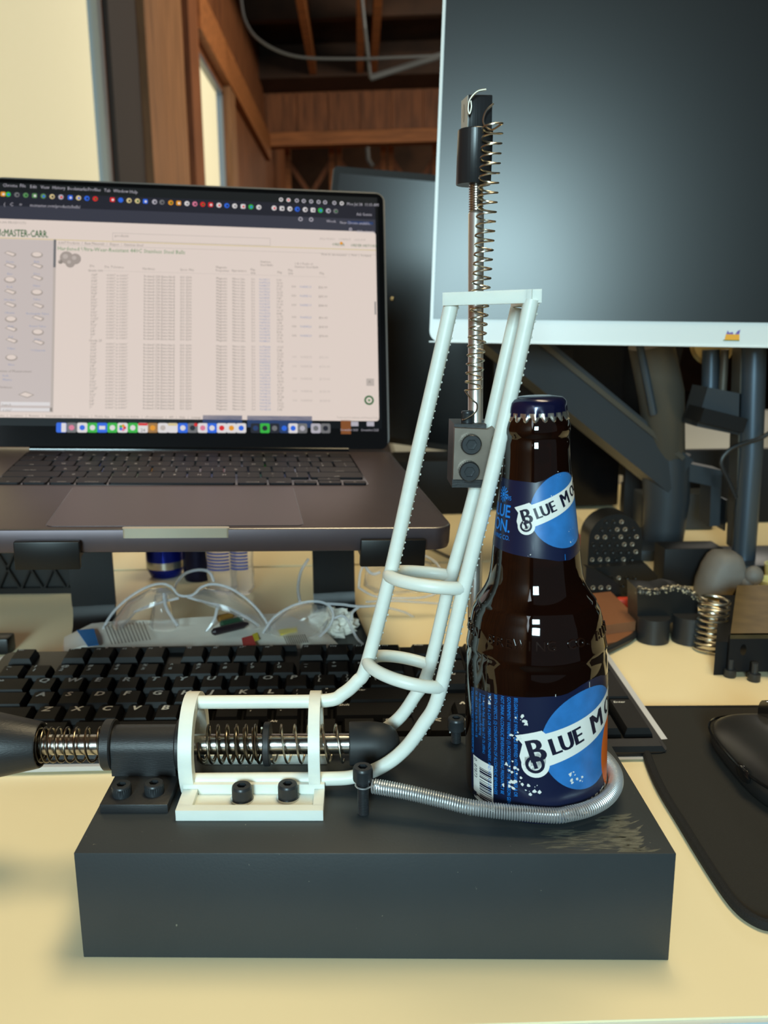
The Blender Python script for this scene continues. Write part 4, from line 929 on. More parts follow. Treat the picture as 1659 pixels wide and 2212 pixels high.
MB().tube([A+Vector((0,-.0245,.0200)), B+Vector((.004,-.0245,.0200))], 1, sq=(.005, .004)).build('edge_highlight', 'arm_grey2', ma)  # paler strip standing in for the highlight along the beam's upper edge
MB().tube([aty(1437, 985, .64), aty(1440, 1080, .64), aty(1430, 1185, .64)], [.026, .024, .021], 24).build('column', 'arm_grey', ma)
MB().tube([aty(1405, 740, .60), aty(1428, 850, .61), aty(1438, 985, .635)], [.022, .023, .020], 20).build('upper_arm', 'arm_grey2', ma)
MB().tube([aty(1382, 745, .585), aty(1412, 895, .592)], .004, 10).build('gas_strut', 'pole_grey', ma)
MB().tube([aty(1460, 1012, .64), aty(1545, 1030, .64)], 1, sq=(.019, .03)).build('elbow_bracket', 'arm_grey', ma)
MB().tube([aty(1536, 1020, .64), aty(1532, 1130, .64)], 1, sq=(.011, .03)).build('elbow_drop', 'arm_grey', ma)
MB().box(aty(1540, 1133, .65), aty(1572, 1080, .62)).build('junction_box', 'pole_grey', ma)
mb = MB(); c0 = atz(1440, 1212, 0); mb.box((c0.x-.05, .590, 0), (c0.x+.022, .70, .012), bev=.002); mb.build('base_plate', 'arm_grey', ma)
# upright pole on the facing desk
po = thing('monitor_pole', 'tall grey steel pole at the right carrying cables and brackets', 'pole', (.58, .70, 0))
p0 = atz(1604, 1225, 0); yq = p0.y
MB().tube([p0, aty(1622, 980, yq), aty(1630, 700, yq)], .0115, 24).build('pole', 'pole_grey', po)
MB().tube([aty(1583, 1180, yq+.01), aty(1597, 700, yq+.01)], 1, sq=(.004, .02)).build('side_rail', 'arm_grey2', po)
MB().tube([aty(1590, 1180, yq+.03), aty(1608, 700, yq+.03)], 1, sq=(.012, .02)).build('dark_rail', 'mon_black_matte', po)
mb = MB(); mb.box((p0.x-.03, yq-.03, 0), (p0.x+.06, yq+.05, .01), bev=.002); mb.build('base_plate', 'arm_grey', po)
MB().tube([aty(1500, 875, yq+.02), aty(1590, 893, yq+.02)], 1, sq=(.040, .04)).build('bracket', 'arm_grey', po)
MB().tube([aty(1500, 892, yq-.005), aty(1592, 915, yq-.005)], 1, sq=(.014, .04)).build('bracket_lip', 'mon_black_matte', po)
MB().tube([aty(1536, 755, yq+.03), aty(1534, 855, yq+.03)], .0085, 16).build('short_pole', 'pole_grey', po)
MB().tube([aty(1566, 755, yq+.02), aty(1560, 855, yq+.02)], .004, 12).build('rod', 'arm_grey2', po)
MB().tube(catmull([aty(x, y, yq-.02) for x, y in ((1670, 930), (1640, 948), (1600, 960), (1572, 975), (1558, 1000), (1575, 1040), (1590, 1075))], 6), .0022, 8).build('cable', 'cable', po)
# small round brass disc under the monitor's edge
ds = MB(); p = aty(1538, 744, .62); ds.lathe([(0, -.004), (.020, -.003), (.023, 0), (.020, .004), (0, .004)], Matrix.Translation(p) @ Matrix.Rotation(math.radians(78), 4, 'X')); 
tag(origin(ds.build('round_knob', 'brass')), 'round brass coloured knob showing under the lower edge of the white monitor', 'knob')

# ================================================================ THINGS ON THE FACING DESK AND BEYOND
def boxthing(name, label, cat, a, b, m, base=True, **k): return tag(origin(MB().box(a, b, bev=.002).build(name, m)), label, cat, **k)
bm = thing('black_monitor', 'large black monitor standing behind the laptop on the facing desk', 'monitor', (.30, 1.10, 0))
TL_, TR_, BLm = aty(722, 358, 1.10), aty(1100, 392, 1.06), aty(735, 930, 1.10)
bu = (TR_-TL_).normalized(); bv = (TL_-BLm); bv = (bv-bu*bv.dot(bu)).normalized(); bn = bu.cross(bv)
BM = Matrix(((bu.x, bv.x, bn.x, TL_.x), (bu.y, bv.y, bn.y, TL_.y), (bu.z, bv.z, bn.z, TL_.z), (0,0,0,1)))
m_ = MB(); V, F = rrect2d(0, -.415, .56, 0, .006, 4); m_.prism(V, .03, BM @ Matrix.Translation((0, 0, -.03))); m_.build('casing', 'mon_black_matte', bm, smooth=30)
m_ = MB(); m_.box((.010, -.405, 0), (.55, -.010, .0006), BM); m_.build('screen', 'mon_black', bm)
m_ = MB(); m_.box((-.0012, -.41, -.028), (.0, -.004, -.002), BM); m_.build('side_edge', 'arm_grey2', bm)
q = BM @ Vector((.36, -.415, -.02)); MB().box((q.x-.03, q.y-.02, 0), (q.x+.03, q.y+.02, q.z+.02)).build('stand_neck', 'stand_black', bm)
MB().box((q.x-.09, q.y-.04, 0), (q.x+.09, q.y+.08, .01), bev=.002).build('stand_base', 'stand_black', bm)
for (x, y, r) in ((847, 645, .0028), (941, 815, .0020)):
    p = aty(x, y, 1.078); MB().ball(p, r, 10).build('reflection_bead', 'glint', bm)  # bright beads standing in for small light reflections on the dark screen
q0 = atz(850, 1112, 0); yb0 = q0.y
boxthing('storage_box', 'low black box on the facing desk, left of the bottle neck', 'box', (aty(852, 1100, yb0).x, yb0, 0), (aty(1058, 1100, yb0).x, yb0+.09, aty(900, 996, yb0).z), 'mon_black_matte')
pc = thing('computer_tower', 'tall black computer tower behind the bottle and the monitor arm', 'computer', (.35, yb0+.1, 0))
xa, xb = aty(1062, 1000, yb0+.02).x, aty(1340, 1000, yb0+.02).x
MB().box((xa, yb0+.02, .004), (xb, yb0+.19, .235), bev=.003).build('case', 'mon_black', pc)
MB().box((xa+.015, yb0+.017, .02), (xb-.07, yb0+.02, .215)).build('front_panel', 'mon_black_matte', pc)
for x in (xa+.02, xb-.02): MB().box((x-.01, yb0+.04, 0), (x+.01, yb0+.17, .004)).build('foot', 'stand_black', pc)
tag(origin(MB().box((aty(1352, 1000, .765).x, .765, 0), (1.0, .775, aty(1500, 972, .765).z), bev=.001).build('privacy_screen', 'mon_black_matte')), 'low black privacy screen behind the monitor arm and pole', 'screen')
fm = thing('far_monitor', 'dim black monitor standing on the far desk behind the pole', 'monitor', (1.45, 1.9, 0))
MB().box((1.15, 1.84, .10), (1.85, 1.88, .52), bev=.004).build('casing', 'mon_black', fm); MB().box((1.46, 1.87, .008), (1.54, 1.91, .2)).build('stand_neck', 'stand_black', fm); MB().box((1.38, 1.80, 0), (1.62, 2.0, .01)).build('stand_base', 'stand_black', fm)
boxthing('printer_box', 'black box shaped device under the monitor arm at the back of the desk', 'device', (aty(1432, 1250, .50).x, .50, 0), (aty(1560, 1250, .50).x, .530, .038), 'mon_black_matte')
boxthing('black_case', 'wide dark grey case on the facing desk behind the clay model', 'case', (aty(1425, 1200, .66).x, .73, 0), (aty(1572, 1200, .66).x+.01, .82, .045), 'arm_grey')
# pale clutter left of the arch block
boxthing('paper_tray', 'cream plastic tray behind the bottle shoulder', 'tray', (atz(1225, 1250).x, .655, 0), (atz(1320, 1200).x, .78, .012), 'desk_top')
m_ = MB(); p = atz(1258, 1182, .012); m_.box((p.x-.010, p.y-.006, .0122), (p.x+.012, p.y+.006, .026), bev=.004); tag(origin(m_.build('eraser', 'pink')), 'small pink eraser lying on the cream tray', 'eraser')

# --- perforated printed arch block
y0 = .476; xa, xb = aty(1268, 1250, y0).x, aty(1383, 1250, y0).x; zt = aty(1325, 1111, y0).z; r = (xb-xa)/2; xc = (xa+xb)/2
ab = thing('perforated_block', 'black 3D printed arch block full of round holes behind the bottle', 'printed part', (xc, y0+.01, 0))
V = [(xa, 0), (xb, 0)]+[(xc+r*math.cos(PI*k/16), zt-r+r*math.sin(PI*k/16)) for k in range(17)]
m_ = MB(); m_.prism(V, .030, Matrix.Translation((0, y0+.030, 0)) @ Matrix.Rotation(PI/2, 4, 'X')); m_.build('arch_body', 'lattice', ab)
m_ = MB(); m_.prism([(xa-.018, 0), (xb+.012, 0), (xb+.012, .022), (xb, .034), (xa, .030), (xa-.010, .020)], .012, Matrix.Translation((0, y0, 0)) @ Matrix.Rotation(PI/2, 4, 'X')); m_.build('stepped_foot', 'lattice', ab)
random.seed(11)
for r_ in range(11):
    for c_ in range(6):
        x = xa+.004+(c_+.5*(r_ % 2))*(xb-xa-.006)/6; z = .006+r_*.0072
        if (x-xc)**2 + max(0, z-(zt-r))**2 > (r-.004)**2 or x > xb-.002: continue
        yy = y0-.012 if z < .022 else y0
        m_ = MB(); m_.lathe([(.0009, 0), (.0017, .0004), (.0022, 0)], Matrix.Translation((x, yy-.0001, z)) @ Matrix.Rotation(PI/2, 4, 'X'), n=12, cap=False)
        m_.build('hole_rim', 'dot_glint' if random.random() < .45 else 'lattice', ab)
w = thing('perforated_wedge', 'small black perforated wedge beside the arch block, next to the bottle', 'printed part', (atz(1275, 1285).x, .46, 0))
xw = aty(1262, 1250, .462).x
m_ = MB(); m_.prism([(xw-.004, 0), (xw+.030, 0), (xw+.028, .020), (xw+.004, .034), (xw-.003, .036)], .012, Matrix.Translation((0, .458, 0)) @ Matrix.Rotation(PI/2, 4, 'X')); m_.build('wedge_body', 'lattice', w)
for k in range(6): m_ = MB(); m_.lathe([(.0009, 0), (.0017, .0004), (.0022, 0)], Matrix.Translation((xw+.004+(k % 3)*.007, .4459, .008+(k//3)*.009)) @ Matrix.Rotation(PI/2, 4, 'X'), n=12, cap=False); m_.build('hole_rim', 'dot_glint', w)

# --- black printed saddle bracket with glossy crest
ys = .36; X_ = lambda x, y, yy=ys: aty(x, y, yy)
def pz(pts, yy): return [(aty(x, y, yy).x, max(0, aty(x, y, yy).z)) for x, y in pts]
sb = thing('saddle_bracket', 'black printed saddle shaped bracket with rough glossy crest, left of the upright coil spring', 'printed part', (X_(1440, 1370).x, ys+.01, 0))
V = pz([(1378, 1384), (1425, 1384), (1442, 1362), (1450, 1345), (1458, 1344), (1460, 1384), (1506, 1384), (1508, 1300), (1500, 1288), (1480, 1276), (1452, 1270), (1425, 1276), (1395, 1274), (1376, 1272)], ys)
m_ = MB(); m_.prism(V, .026, Matrix.Translation((0, ys+.026, 0)) @ Matrix.Rotation(PI/2, 4, 'X')); m_.build('saddle_body', 'lattice', sb)
cr_ = catmull([aty(x, y, ys+.003) for x, y in ((1376, 1274), (1395, 1279), (1425, 1278), (1452, 1271), (1480, 1276), (1500, 1290), (1507, 1308))], 8)
m_ = MB(); random.seed(5)
m_.tube(cr_, [.0034+random.uniform(-.0006, .0006) for _ in cr_], 10); m_.build('crest', mat('glossy_crest', (60, 56, 50), .22, bump=.6, bscale=900, dust=((190, 175, 145), 500, .55)), sb)  # lighter colour and pale flecks stand in for the crest's sparkling highlight
m_ = MB(); c_ = atz(1482, 1378); m_.lathe([(.0, 0), (.0135, 0), (.0135, .022), (.0, .022)], Matrix.Translation((c_.x, ys-.004, 0)), n=32); m_.build('round_foot', 'print_black', sb)
m_ = MB(); c_ = atz(1402, 1375); m_.lathe([(.0, 0), (.0125, 0), (.0125, .020), (.0, .020)], Matrix.Translation((c_.x, ys-.002, 0)), n=32); m_.build('round_foot', 'print_black', sb)

# --- free standing coil spring
yp = .335; b0, t0 = atz(1529, 1404), aty(1546, 1294, .338); b0.z = .0012
P = helix([b0, b0.lerp(t0, .5), t0], .0102, 9.6, 28, dens=lambda f: min(1, max(0, (f-.06)/.90)))
tag(origin(MB().tube(P, .00115, 8).build('coil_spring', 'spring_wire')), 'upright steel coil spring standing alone on the desk at right', 'spring')
MATS['spring_wire'].node_tree.nodes['Principled BSDF'].inputs['Roughness'].default_value = .3

# --- clay coloured sculpted model
cg = thing('clay_model', 'matte grey sculpted model with a knobbly nose, right of the saddle bracket', 'model', (aty(1575, 1290, .46).x, .46, 0))
V = pz([(1516, 1296), (1520, 1270), (1536, 1232), (1552, 1208), (1566, 1198), (1598, 1198), (1612, 1208), (1618, 1228), (1624, 1240), (1620, 1252), (1596, 1268), (1580, 1296)], .455)
m_ = MB(); bmx = bmesh.new(); vs0 = []
K = len(V); cxm = sum(v[0] for v in V)/K; czm = sum(v[1] for v in V)/K
for d, s_ in ((-.004, .62), (.0, .86), (.008, 1.0), (.020, 1.0), (.030, .85), (.034, .55)):
    vs0.append([bmx.verts.new((cxm+(x-cxm)*s_, .455+d, max(0, czm*(.9 if s_ < .8 else 1)+(z-czm)*s_))) for x, z in V])
for a_, b2 in zip(vs0, vs0[1:]):
    for k in range(K): bmx.faces.new((a_[k], a_[(k+1) % K], b2[(k+1) % K], b2[k]))
bmx.faces.new(vs0[0][::-1]); bmx.faces.new(vs0[-1]); m_.bm(bmx); m_.build('body', 'clay_grey', cg, smooth=60)
p = aty(1628, 1244, .452); m_ = MB(); m_.ball(p, .0085, 16, (1, .9, 1.1)); m_.ball(p+Vector((-.004, .002, -.007)), .007, 14, (1.1, 1, 1)); m_.build('nose', 'clay_grey', cg)
q = pz([(1585, 1296), (1634, 1296), (1632, 1262), (1612, 1254), (1596, 1268)], .458); m_ = MB(); m_.prism(q, .02, Matrix.Translation((0, .478, 0)) @ Matrix.Rotation(PI/2, 4, 'X')); m_.build('plinth', 'clay_grey', cg)

# --- dark sheet-metal channel with two screws beside it
ch = thing('channel_bracket', 'dark brown-black metal channel bracket lying on the desk at the right edge', 'bracket', (.44, .30, 0))
yf = .283; xa = aty(1572, 1440, yf).x; za = aty(1580, 1383, yf).z
m_ = MB(); m_.prism([(xa, .0), (xa+.10, .0), (xa+.10, za), (xa, za)], .003, Matrix.Translation((0, yf+.003, .004)) @ Matrix.Rotation(PI/2, 4, 'X')); m_.build('front_wall', 'mon_black_matte', ch)
m_ = MB(); T1, T2, T3, T4 = Vector((xa, yf, za+.004)), Vector((xa+.10, yf, za+.004)), Vector((xa+.09, .40, za+.004)), Vector((aty(1588, 1310, .40).x, .40, za+.004))
m_.add([T1, T2, T3, T4]+[v-Vector((0, 0, .003)) for v in (T1, T2, T3, T4)], [(0,1,2,3), (7,6,5,4), (0,4,5,1), (1,5,6,2), (2,6,7,3), (3,7,4,0)]); m_.build('top_plate', mat('plate_brown', (96, 80, 50), .6, .1, var=.2), ch)
m_ = MB(); S1 = [(aty(1590, 1300, .395).x-.014, .395), (xa-.008, yf+.004), (xa+.004, yf+.004), (aty(1590, 1300, .395).x, .395)]
m_.prism(S1, za*.9, Matrix.Translation((0, 0, 0))); m_.build('side_flange', 'mon_black_matte', ch)
p = aty(1606, 1404, yf-.0004); m_ = MB(); m_.add([(p.x+.0022*math.cos(a), yf-.0003, p.z+.0042*math.sin(a)) for a in [2*PI*k/16 for k in range(16)]], [tuple(range(16))]); m_.build('slot_hole', 'lap_bezel', ch)
m_ = MB(); m_.box((xa+.030, yf-.010, .0), (xa+.10, yf, .022), bev=.002); m_.build('lower_block', 'print_black', ch)
for (px, py, lab) in ((1576, 1461, 'small black screw standing head down left of the channel bracket\'s front'), (1628, 1470, 'small black screw standing head down in front of the channel bracket')):
    b = atz(px, py, .0); t = thing('cap_screw', lab, 'screw', b)
    m_ = MB(); m_.lathe([(0, 0), (.0040, 0), (.0043, .0005), (.0043, .0055), (.0024, .0058), (.0024, .0135), (0, .0138)], Matrix.Translation((b.x, b.y, 0)), n=24); m_.build('screw_body', 'black_oxide', t)

# --- yellow sheet with teal stripe, black dome and pale pots
ys_ = atz(1640, 1380).y
t = thing('yellow_card', 'yellow card with a teal stripe at the right edge of the photo', 'card', (.52, .38, 0))
m_ = MB(); m_.box((aty(1592, 1375, .385).x, .365, 0), (.62, .475, .0015)); m_.build('card', 'box_yellow', t); m_ = MB(); m_.box((aty(1592, 1375, .385).x+.004, .403, .0015), (.62, .418, .0018)); m_.build('stripe', 'teal', t)
t = thing('dome_cap', 'black perforated dome cap resting on the yellow card', 'cap', (.465, .42, .0018)); p = atz(1668, 1345, .002)
m_ = MB(); m_.lathe([(.0165*math.cos(a), .0165*math.sin(a)) for a in [PI/2*k/8 for k in range(9)]], Matrix.Translation((p.x, .418, .0018)), n=32); m_.build('dome', 'print_black', t)
for k in range(3): m_ = MB(); m_.ball((p.x-.0115+k*.006, .418-.0125+abs(k-1)*.0012, .0085), .0011, 8); m_.build('dot', 'dot_glint', t)
for k, (px, py, lab) in enumerate(((1652, 1298, 'small pale translucent pot nearer the clay model at the right edge'), (1664, 1262, 'pale translucent pot farther back at the right edge of the photo'))):
    b = atz(px, py); m_ = MB(); m_.lathe([(0, 0), (.012, 0), (.014, .018), (.0145, .019), (.013, .019), (.011, .002), (0, .002)], Matrix.Translation((b.x+.010, b.y+.004, 0)), n=28); tag(origin(m_.build('pot', 'yellowish')), lab, 'pot')

# --- leather wallet, cable
wa = thing('wallet', 'brown leather wallet lying behind the bottle\'s right shoulder', 'wallet', (.31, .36, 0))
V = [atz(x, y, .006) for x, y in ((1278, 1300), (1318, 1296), (1362, 1340), (1372, 1362), (1302, 1372), (1270, 1360))]
m_ = MB(); m_.prism([(v.x, v.y) for v in V], .008, Matrix.Translation((0, 0, .006))); m_.build('upper_flap', 'leather', wa, smooth=40)
V = [atz(x, y, 0) for x, y in ((1270, 1330), (1340, 1345), (1374, 1378), (1330, 1402), (1285, 1410), (1262, 1400))]
m_ = MB(); m_.prism([(v.x, v.y) for v in V], .006); m_.build('lower_flap', 'leather', wa, smooth=40)
b = atz(1350, 1322, .003); m_ = MB(); m_.box((b.x-.006, b.y+.002, 0), (b.x+.007, b.y+.012, .014), bev=.003); tag(origin(m_.build('plastic_clip', 'red_plastic')), 'small red plastic clip between the wallet and the saddle bracket', 'clip')
P = catmull([atz(x, y, .0035) for x, y in ((1195, 1215), (1250, 1245), (1300, 1275), (1345, 1300), (1372, 1325), (1380, 1350), (1366, 1375), (1335, 1393), (1300, 1408), (1262, 1412))], 8)
tag(origin(MB().tube(P, .0028, 10).build('cable', 'cable')), 'thick black cable looping round the brown wallet', 'cable')
P = catmull([atz(x, y, .0016) for x, y in ((870, 1160), (905, 1172), (960, 1198), (1010, 1220))], 6)
tag(origin(MB().tube(P, .0013, 8).build('cable', 'cable')), 'thin dark cable on the facing desk behind the laptop corner', 'cable')

# ================================================================ MOUSE PAD AND MOUSE
mp = thing('mouse_pad', 'black cloth mouse pad with stitched edge at the lower right', 'mouse pad', (.38, .13, 0))
def sm(pts, n=6): return catmull(pts, n)
E_ = [atz(x, y, 0) for x, y in ((1366, 1537), (1412, 1680), (1480, 1800), (1555, 1920), (1598, 1975), (1640, 2003), (1672, 2010))]
L_ = sm(E_, 6); outl = [(p.x, p.y) for p in L_]+[(.56, .016), (.56, .228)]
m_ = MB(); m_.prism(outl, .0032); m_.build('cloth', 'pad_cloth', mp, smooth=0)
m_ = MB(); m_.tube([Vector((p.x, p.y, .0024)) for p in L_]+[Vector((.56, .014, .0024))], .0026, 10); m_.tube([Vector((L_[0].x, L_[0].y, .0022)), Vector((.56, .228, .0022))], .0018, 8); m_.build('stitched_edge', 'pad_edge', mp)
mx, my, mz = .3540, .140, .0034
ms = thing('computer_mouse', 'black computer mouse on the mouse pad at the right edge', 'mouse', (mx, my, mz))
bmx = bmesh.new(); bmesh.ops.create_uvsphere(bmx, u_segments=40, v_segments=24, radius=1)
for v in bmx.verts:
    x, y, z = v.co; r_ = max(1e-6, (abs(x)**3+abs(y)**3)**(1/3)); rr = math.hypot(x, y); s_ = rr/r_ if rr > 1e-5 else 1
    x *= s_; y *= s_; zz = max(z, -.35); v.co = Vector((mx+.033*x, my+.052*y, mz+.0100+(.020+.004*(-y))*zz*.92))
zmin = min(v.co.z for v in bmx.verts)
for v in bmx.verts: v.co.z += mz-zmin+.0002
m_ = MB(); m_.bm(bmx); m_.build('shell', 'mouse_dark', ms, smooth=60)
m_ = MB(); m_.tube([Vector((mx-.002, my+.026, mz+.0225)) if k == 0 else Vector((mx+.004, my+.026, mz+.0225)) for k in range(2)], .0095, 20); m_.build('scroll_wheel', 'mouse_gloss', ms)
P = [Vector((mx+.0336*math.copysign(abs(math.cos(a))**(2/3), math.cos(a)), my+.0526*math.copysign(abs(math.sin(a))**(2/3), math.sin(a)), mz+.0125-.002*math.sin(a))) for a in [2*PI*k/60 for k in range(60)]]
m_ = MB(); m_.tube(P, .0007, 6, closed=True); m_.build('trim_line', 'mouse_gloss', ms)
p = Vector((mx-.0325, my-.018, mz+.011)); m_ = MB(); m_.ball(p, .006, 14, (.3, 1.3, .7)); m_.build('thumb_button', 'mouse_gloss', ms)

# ================================================================ UNDER THE LAPTOP
og = thing('mesh_organizer', 'black lattice sided desk organizer in the shade under the laptop', 'organizer', (-.22, .50, 0))
yo = .500; xr_ = aty(158, 1260, yo).x; zt = .085
m_ = MB(); m_.box((xr_-.26, yo+.004, 0), (xr_, yo+.10, zt)); m_.build('inner_box', 'mesh_black', og)
k = 0
while k < 24:
    x = xr_-.26+k*.0115
    for s_ in (-1, 1):
        a_, b2 = Vector((x, yo, .004)), Vector((x+s_*.04, yo, zt-.004))
        if b2.x > xr_: tt = (xr_-x)/.04; b2 = a_.lerp(b2, tt)
        if b2.x < xr_-.26: continue
        if (b2-a_).length > .004: m_ = MB(); m_.tube([a_, b2], 1, sq=(.0022, .0022)); m_.build('lattice_bar', 'stand_black', og)
    k += 2
for z in (.003, zt-.003): MB().box((xr_-.26, yo-.002, z-.003), (xr_, yo+.003, z+.003)).build('rim', 'stand_black', og)
# drinks can and bottles in the shade
def can(x, y, r, h, label):
    t = thing('drink_can', label, 'can', (x, y, 0))
    MB().lathe([(r*.72, 0), (r*.80, .001), (r, .010), (r, .0105)], Matrix.Translation((x, y, 0)), n=40).build('can_bottom', 'can_blue', t)
    MB().lathe([(r, .0105), (r*1.002, .011), (r*1.002, .0175), (r, .018)], Matrix.Translation((x, y, 0)), n=40, cap=False).build('silver_band', 'can_silver', t)
    MB().lathe([(r, .018), (r, h-.012), (r*.86, h-.003), (r*.82, h), (0, h-.002)], Matrix.Translation((x, y, 0)), n=40).build('can_wall', 'can_blue', t); return t
c_ = atz(352, 1252); can(c_.x, c_.y+.016, .0200, .10, 'blue drinks can with silver band under the laptop')
c_ = atz(422, 1262); m_ = MB(); m_.lathe([(0, 0), (.014, 0), (.0155, .004), (.0155, .085), (.012, .092), (0, .092)], Matrix.Translation((c_.x, c_.y+.02, 0)), n=32); tag(origin(m_.build('dark_can', 'can_dark')), 'slim dark can beside the blue can under the laptop', 'can')
for px, r, lab in ((478, .0150, 'clear plastic bottle with blue striped label, next to the dark can'), (521, .0120, 'clear plastic bottle right of the blue striped one')):
    c_ = atz(px, 1288); t = thing('plastic_bottle', lab, 'bottle', (c_.x, c_.y+.012, 0)); M = Matrix.Translation((c_.x, c_.y+.012, 0))
    MB().lathe([(0, .001), (r*.7, 0), (r, .006), (r*.95, .014), (r, .02), (r*.94, .03), (r, .04), (r, .075), (r*.8, .09), (r*.4, .105)], M, n=32).build('bottle_wall', 'pet', t)
    m_ = MB()
    for k in range(7): m_.lathe([(r*1.01, .026+k*.0032), (r*1.01, .028+k*.0032)], M, n=32, cap=False, a0=-2.6, a1=-.9)
    m_.build('label_stripes', 'pet_label', t)
    MB().lathe([(r*.4, .105), (r*.4, .112), (0, .112)], M, n=20).build('bottle_cap', 'can_blue', t)
# plastic packet, printed
pk = thing('plastic_packet', 'white printed plastic packet lying behind the keyboard', 'packet', (0, .31, 0))
O = [(132, 1368), (158, 1352), (250, 1344), (380, 1336), (520, 1330), (640, 1322), (700, 1345), (745, 1392), (690, 1402), (132, 1402)]
V = [atz(x, y, .014) for x, y in O]; c0 = sum(V, Vector())/len(V); m_ = MB(); n_ = len(V)
ring_ = lambda s_, z, j: [Vector((c0.x+(v.x-c0.x)*s_, c0.y+(v.y-c0.y)*s_, z+random.uniform(-j, j))) for v in V]
m_.v = [Vector((v.x, v.y, .0005)) for v in V]+ring_(.98, .010, .002)+ring_(.85, .0155, .002)+ring_(.5, .0165, .003)+[Vector((c0.x, c0.y, .017))]
for j in range(3):
    for k in range(n_): m_.f.append((j*n_+k, (j+1)*n_+k, (j+1)*n_+(k+1) % n_, j*n_+(k+1) % n_)[::-1])
m_.f += [(3*n_+k, 3*n_+(k+1) % n_, 4*n_) for k in range(n_)]+[tuple(range(n_))]; m_.m = [0]*len(m_.f); m_.build('packet_body', 'paper', pk, smooth=25)
def patch(pts, m, name, z=.0185): 
    v = [atz(x, y, z) for x, y in pts]; q_ = MB(); q_.add(v+[p-Vector((0,0,.0006)) for p in v], [tuple(range(len(v))), tuple(range(len(v), 2*len(v)))[::-1]]+[(i, i+len(v), (i+1) % len(v)+len(v), (i+1) % len(v)) for i in range(len(v))]); return q_.build(name, m, pk, smooth=0)
patch([(166, 1361), (203, 1358), (213, 1392), (190, 1395)], 'print_blue', 'blue_print')
patch([(522, 1378), (545, 1372), (553, 1392), (525, 1393)], 'print_red', 'red_print'); patch([(545, 1370), (556, 1366), (560, 1380), (550, 1384)], 'print_yellow', 'yellow_print'); patch([(600, 1360), (640, 1355), (643, 1363), (606, 1371)], 'print_yellow', 'yellow_print')
q_ = MB()
for k in range(12):
    for (xa_, ya_, dx, dy, n0) in ((225, 1352, 7.5, -.9, 1), (612, 1374, 4.4, -.4, 0)):
        x = xa_+k*dx; y = ya_+k*dy
        if n0 == 0 and k > 10: continue
        v = [atz(x, y, .0192), atz(x+2.4, y, .0192), atz(x+(16 if n0 else 8)+2.4, y+(40 if n0 else 18), .0192), atz(x+(16 if n0 else 8), y+(40 if n0 else 18), .0192)]; q_.add(v, [(0,1,2,3)])
q_.build('printed_lines', 'print_grey', pk, smooth=0)
# crumpled tissue
random.seed(21); c_ = atz(722, 1385); bmx = bmesh.new(); bmesh.ops.create_icosphere(bmx, subdivisions=4, radius=1)
for v in bmx.verts:
    p = v.co.normalized(); a = math.atan2(p.y, p.x); f = 1+.16*math.sin(9*a+3*p.z)+.10*math.sin(17*a-5*p.z)+.08*math.sin(23*p.z+4*a)
    v.co = Vector((p.x*.019*f, p.y*.014*f, max(0, .009+p.z*.014*f)))+Vector((c_.x-.002, c_.y+.012, 0))
m_ = MB(); m_.bm(bmx); tag(origin(m_.build('tissue', 'paper', smooth=20)), 'crumpled white tissue at the right end of the plastic packet', 'tissue')
# pens on the packet
for k, (a_, b2, m, lab) in enumerate((((458, 1366), (536, 1347), 'pen_dark', 'dark red pen lying nearest of three on the packet'), ((476, 1349), (528, 1337), 'pen_green', 'dark green pen in the middle of three on the packet'), ((470, 1337), (505, 1328), 'pen_brown', 'brown pencil stub farthest of three on the packet'))):
    A, B = atz(*a_, .022), atz(*b2, .022); P = [A, A.lerp(B, .06), A.lerp(B, .85), B]
    tag(origin(MB().tube(P, [.0015, .003, .003, .001], 12).build('pen', m)), lab, 'pen', 'pens on the packet')

# --- safety glasses
def glasses(label, depth, rims, temples, lenses, thick=.0011):
    t = thing('safety_glasses', label, 'glasses', (aty(*rims[0][0], depth).x, depth, 0))
    for r_ in rims: MB().tube(catmull([aty(x, y, depth+d) for x, y, d in [(q+(0,))[:3] for q in r_]], 7), thick, 8).build('rim', 'clear_rim', t)
    for r_ in temples: MB().tube(catmull([aty(x, y, depth+d) for x, y, d in r_], 7), thick*1.2, 8).build('temple', 'clear_rim', t)
    for L_ in lenses:
        P = [aty(x, y, depth) for x, y in L_]; c = sum(P, Vector())/len(P); m_ = MB(); n_ = len(P)
        f0 = [p.copy() for p in P]; f1 = [c.lerp(p, .6)+Vector((0, -.006, 0)) for p in P]; b = c+Vector((0, -.008, 0)); T = Vector((0, .0012, 0))
        m_.v = f0+f1+[b]+[v+T for v in f0+f1+[b]]; N_ = 2*n_+1
        for k in range(n_):
            k2 = (k+1) % n_; m_.f += [(k, k2, n_+k2, n_+k), (n_+k, n_+k2, 2*n_), (N_+k2, N_+k, N_+n_+k, N_+n_+k2), (N_+n_+k2, N_+n_+k, N_+2*n_), (k2, k, N_+k, N_+k2)]
        m_.m = [0]*len(m_.f); m_.build('lens', 'clear', t, smooth=60)
    return t
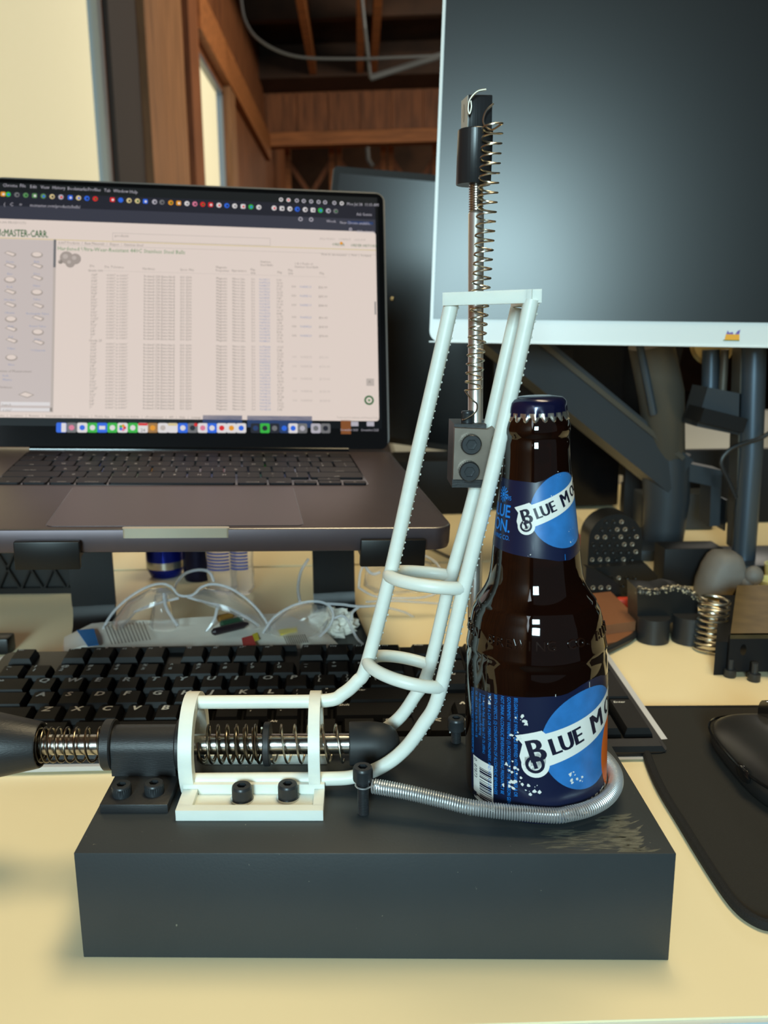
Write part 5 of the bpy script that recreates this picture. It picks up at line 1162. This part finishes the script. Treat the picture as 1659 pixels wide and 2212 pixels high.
glasses('clear safety glasses leaning up in the middle under the laptop', .352,
    [[(212, 1392), (222, 1360), (245, 1322), (280, 1290), (318, 1268), (348, 1261), (370, 1268), (384, 1284), (400, 1288), (418, 1284), (436, 1268), (462, 1262), (500, 1272), (540, 1300), (568, 1332), (588, 1368), (594, 1394)],
     [(290, 1322), (320, 1310), (352, 1300), (386, 1292)], [(405, 1290), (440, 1300), (490, 1312), (535, 1335), (560, 1352)]],
    [[(376, 1274, .004), (384, 1256, .02), (402, 1238, .035), (430, 1231, .045), (452, 1236, .05), (462, 1256, .05)], [(354, 1282, 0), (358, 1310, -.008), (372, 1335, -.016), (384, 1352, -.02)], [(470, 1310, 0), (462, 1340, -.006), (440, 1372, -.01)]],
    [[(232, 1392), (240, 1345), (275, 1300), (325, 1272), (360, 1270), (384, 1290), (330, 1308), (290, 1322), (262, 1350)], [(410, 1290), (440, 1272), (500, 1278), (550, 1315), (580, 1362), (585, 1392), (560, 1356), (520, 1328), (470, 1308)], [(335, 1285), (362, 1285), (372, 1330), (390, 1370), (376, 1392), (325, 1390), (322, 1350)]])
glasses('clear safety glasses lying behind the keyboard, right of the middle pair', .335,
    [[(556, 1393), (568, 1368), (590, 1336), (625, 1312), (660, 1301), (690, 1300), (712, 1310), (720, 1330), (712, 1352), (692, 1374), (672, 1390)], [(706, 1304), (740, 1306), (775, 1310), (830, 1308)], [(722, 1336), (738, 1330), (750, 1338), (762, 1362), (772, 1380), (784, 1392)], [(775, 1312), (762, 1322), (758, 1340)]],
    [[(648, 1300, .01), (644, 1270, .03), (650, 1235, .05), (666, 1208, .06)]],
    [[(568, 1390), (580, 1352), (620, 1318), (665, 1304), (705, 1310), (716, 1332), (695, 1370), (665, 1390)]])
glasses('clear safety glasses behind the white track, right of the stand leg', .420,
    [[(775, 1270), (780, 1232), (800, 1205), (840, 1192), (890, 1192), (935, 1210), (955, 1240), (950, 1275), (915, 1290), (860, 1292), (810, 1288), (775, 1270)], [(790, 1300), (850, 1298), (920, 1302), (985, 1306)], [(835, 1312), (880, 1325), (910, 1350), (930, 1385)]],
    [[(782, 1200, 0), (792, 1228, -.01), (806, 1240, -.012), (822, 1236, -.012)]],
    [[(785, 1265), (790, 1228), (815, 1202), (870, 1196), (930, 1215), (948, 1250), (930, 1280), (860, 1286), (810, 1282)]])
m_ = MB(); p = atz(8, 1412, 0); m_.box((p.x-.03, p.y-.004, 0), (p.x+.006, p.y+.012, .014), bev=.002); tag(origin(m_.build('charger_plug', 'stand_black')), 'small black plug at the left end of the keyboard', 'plug')
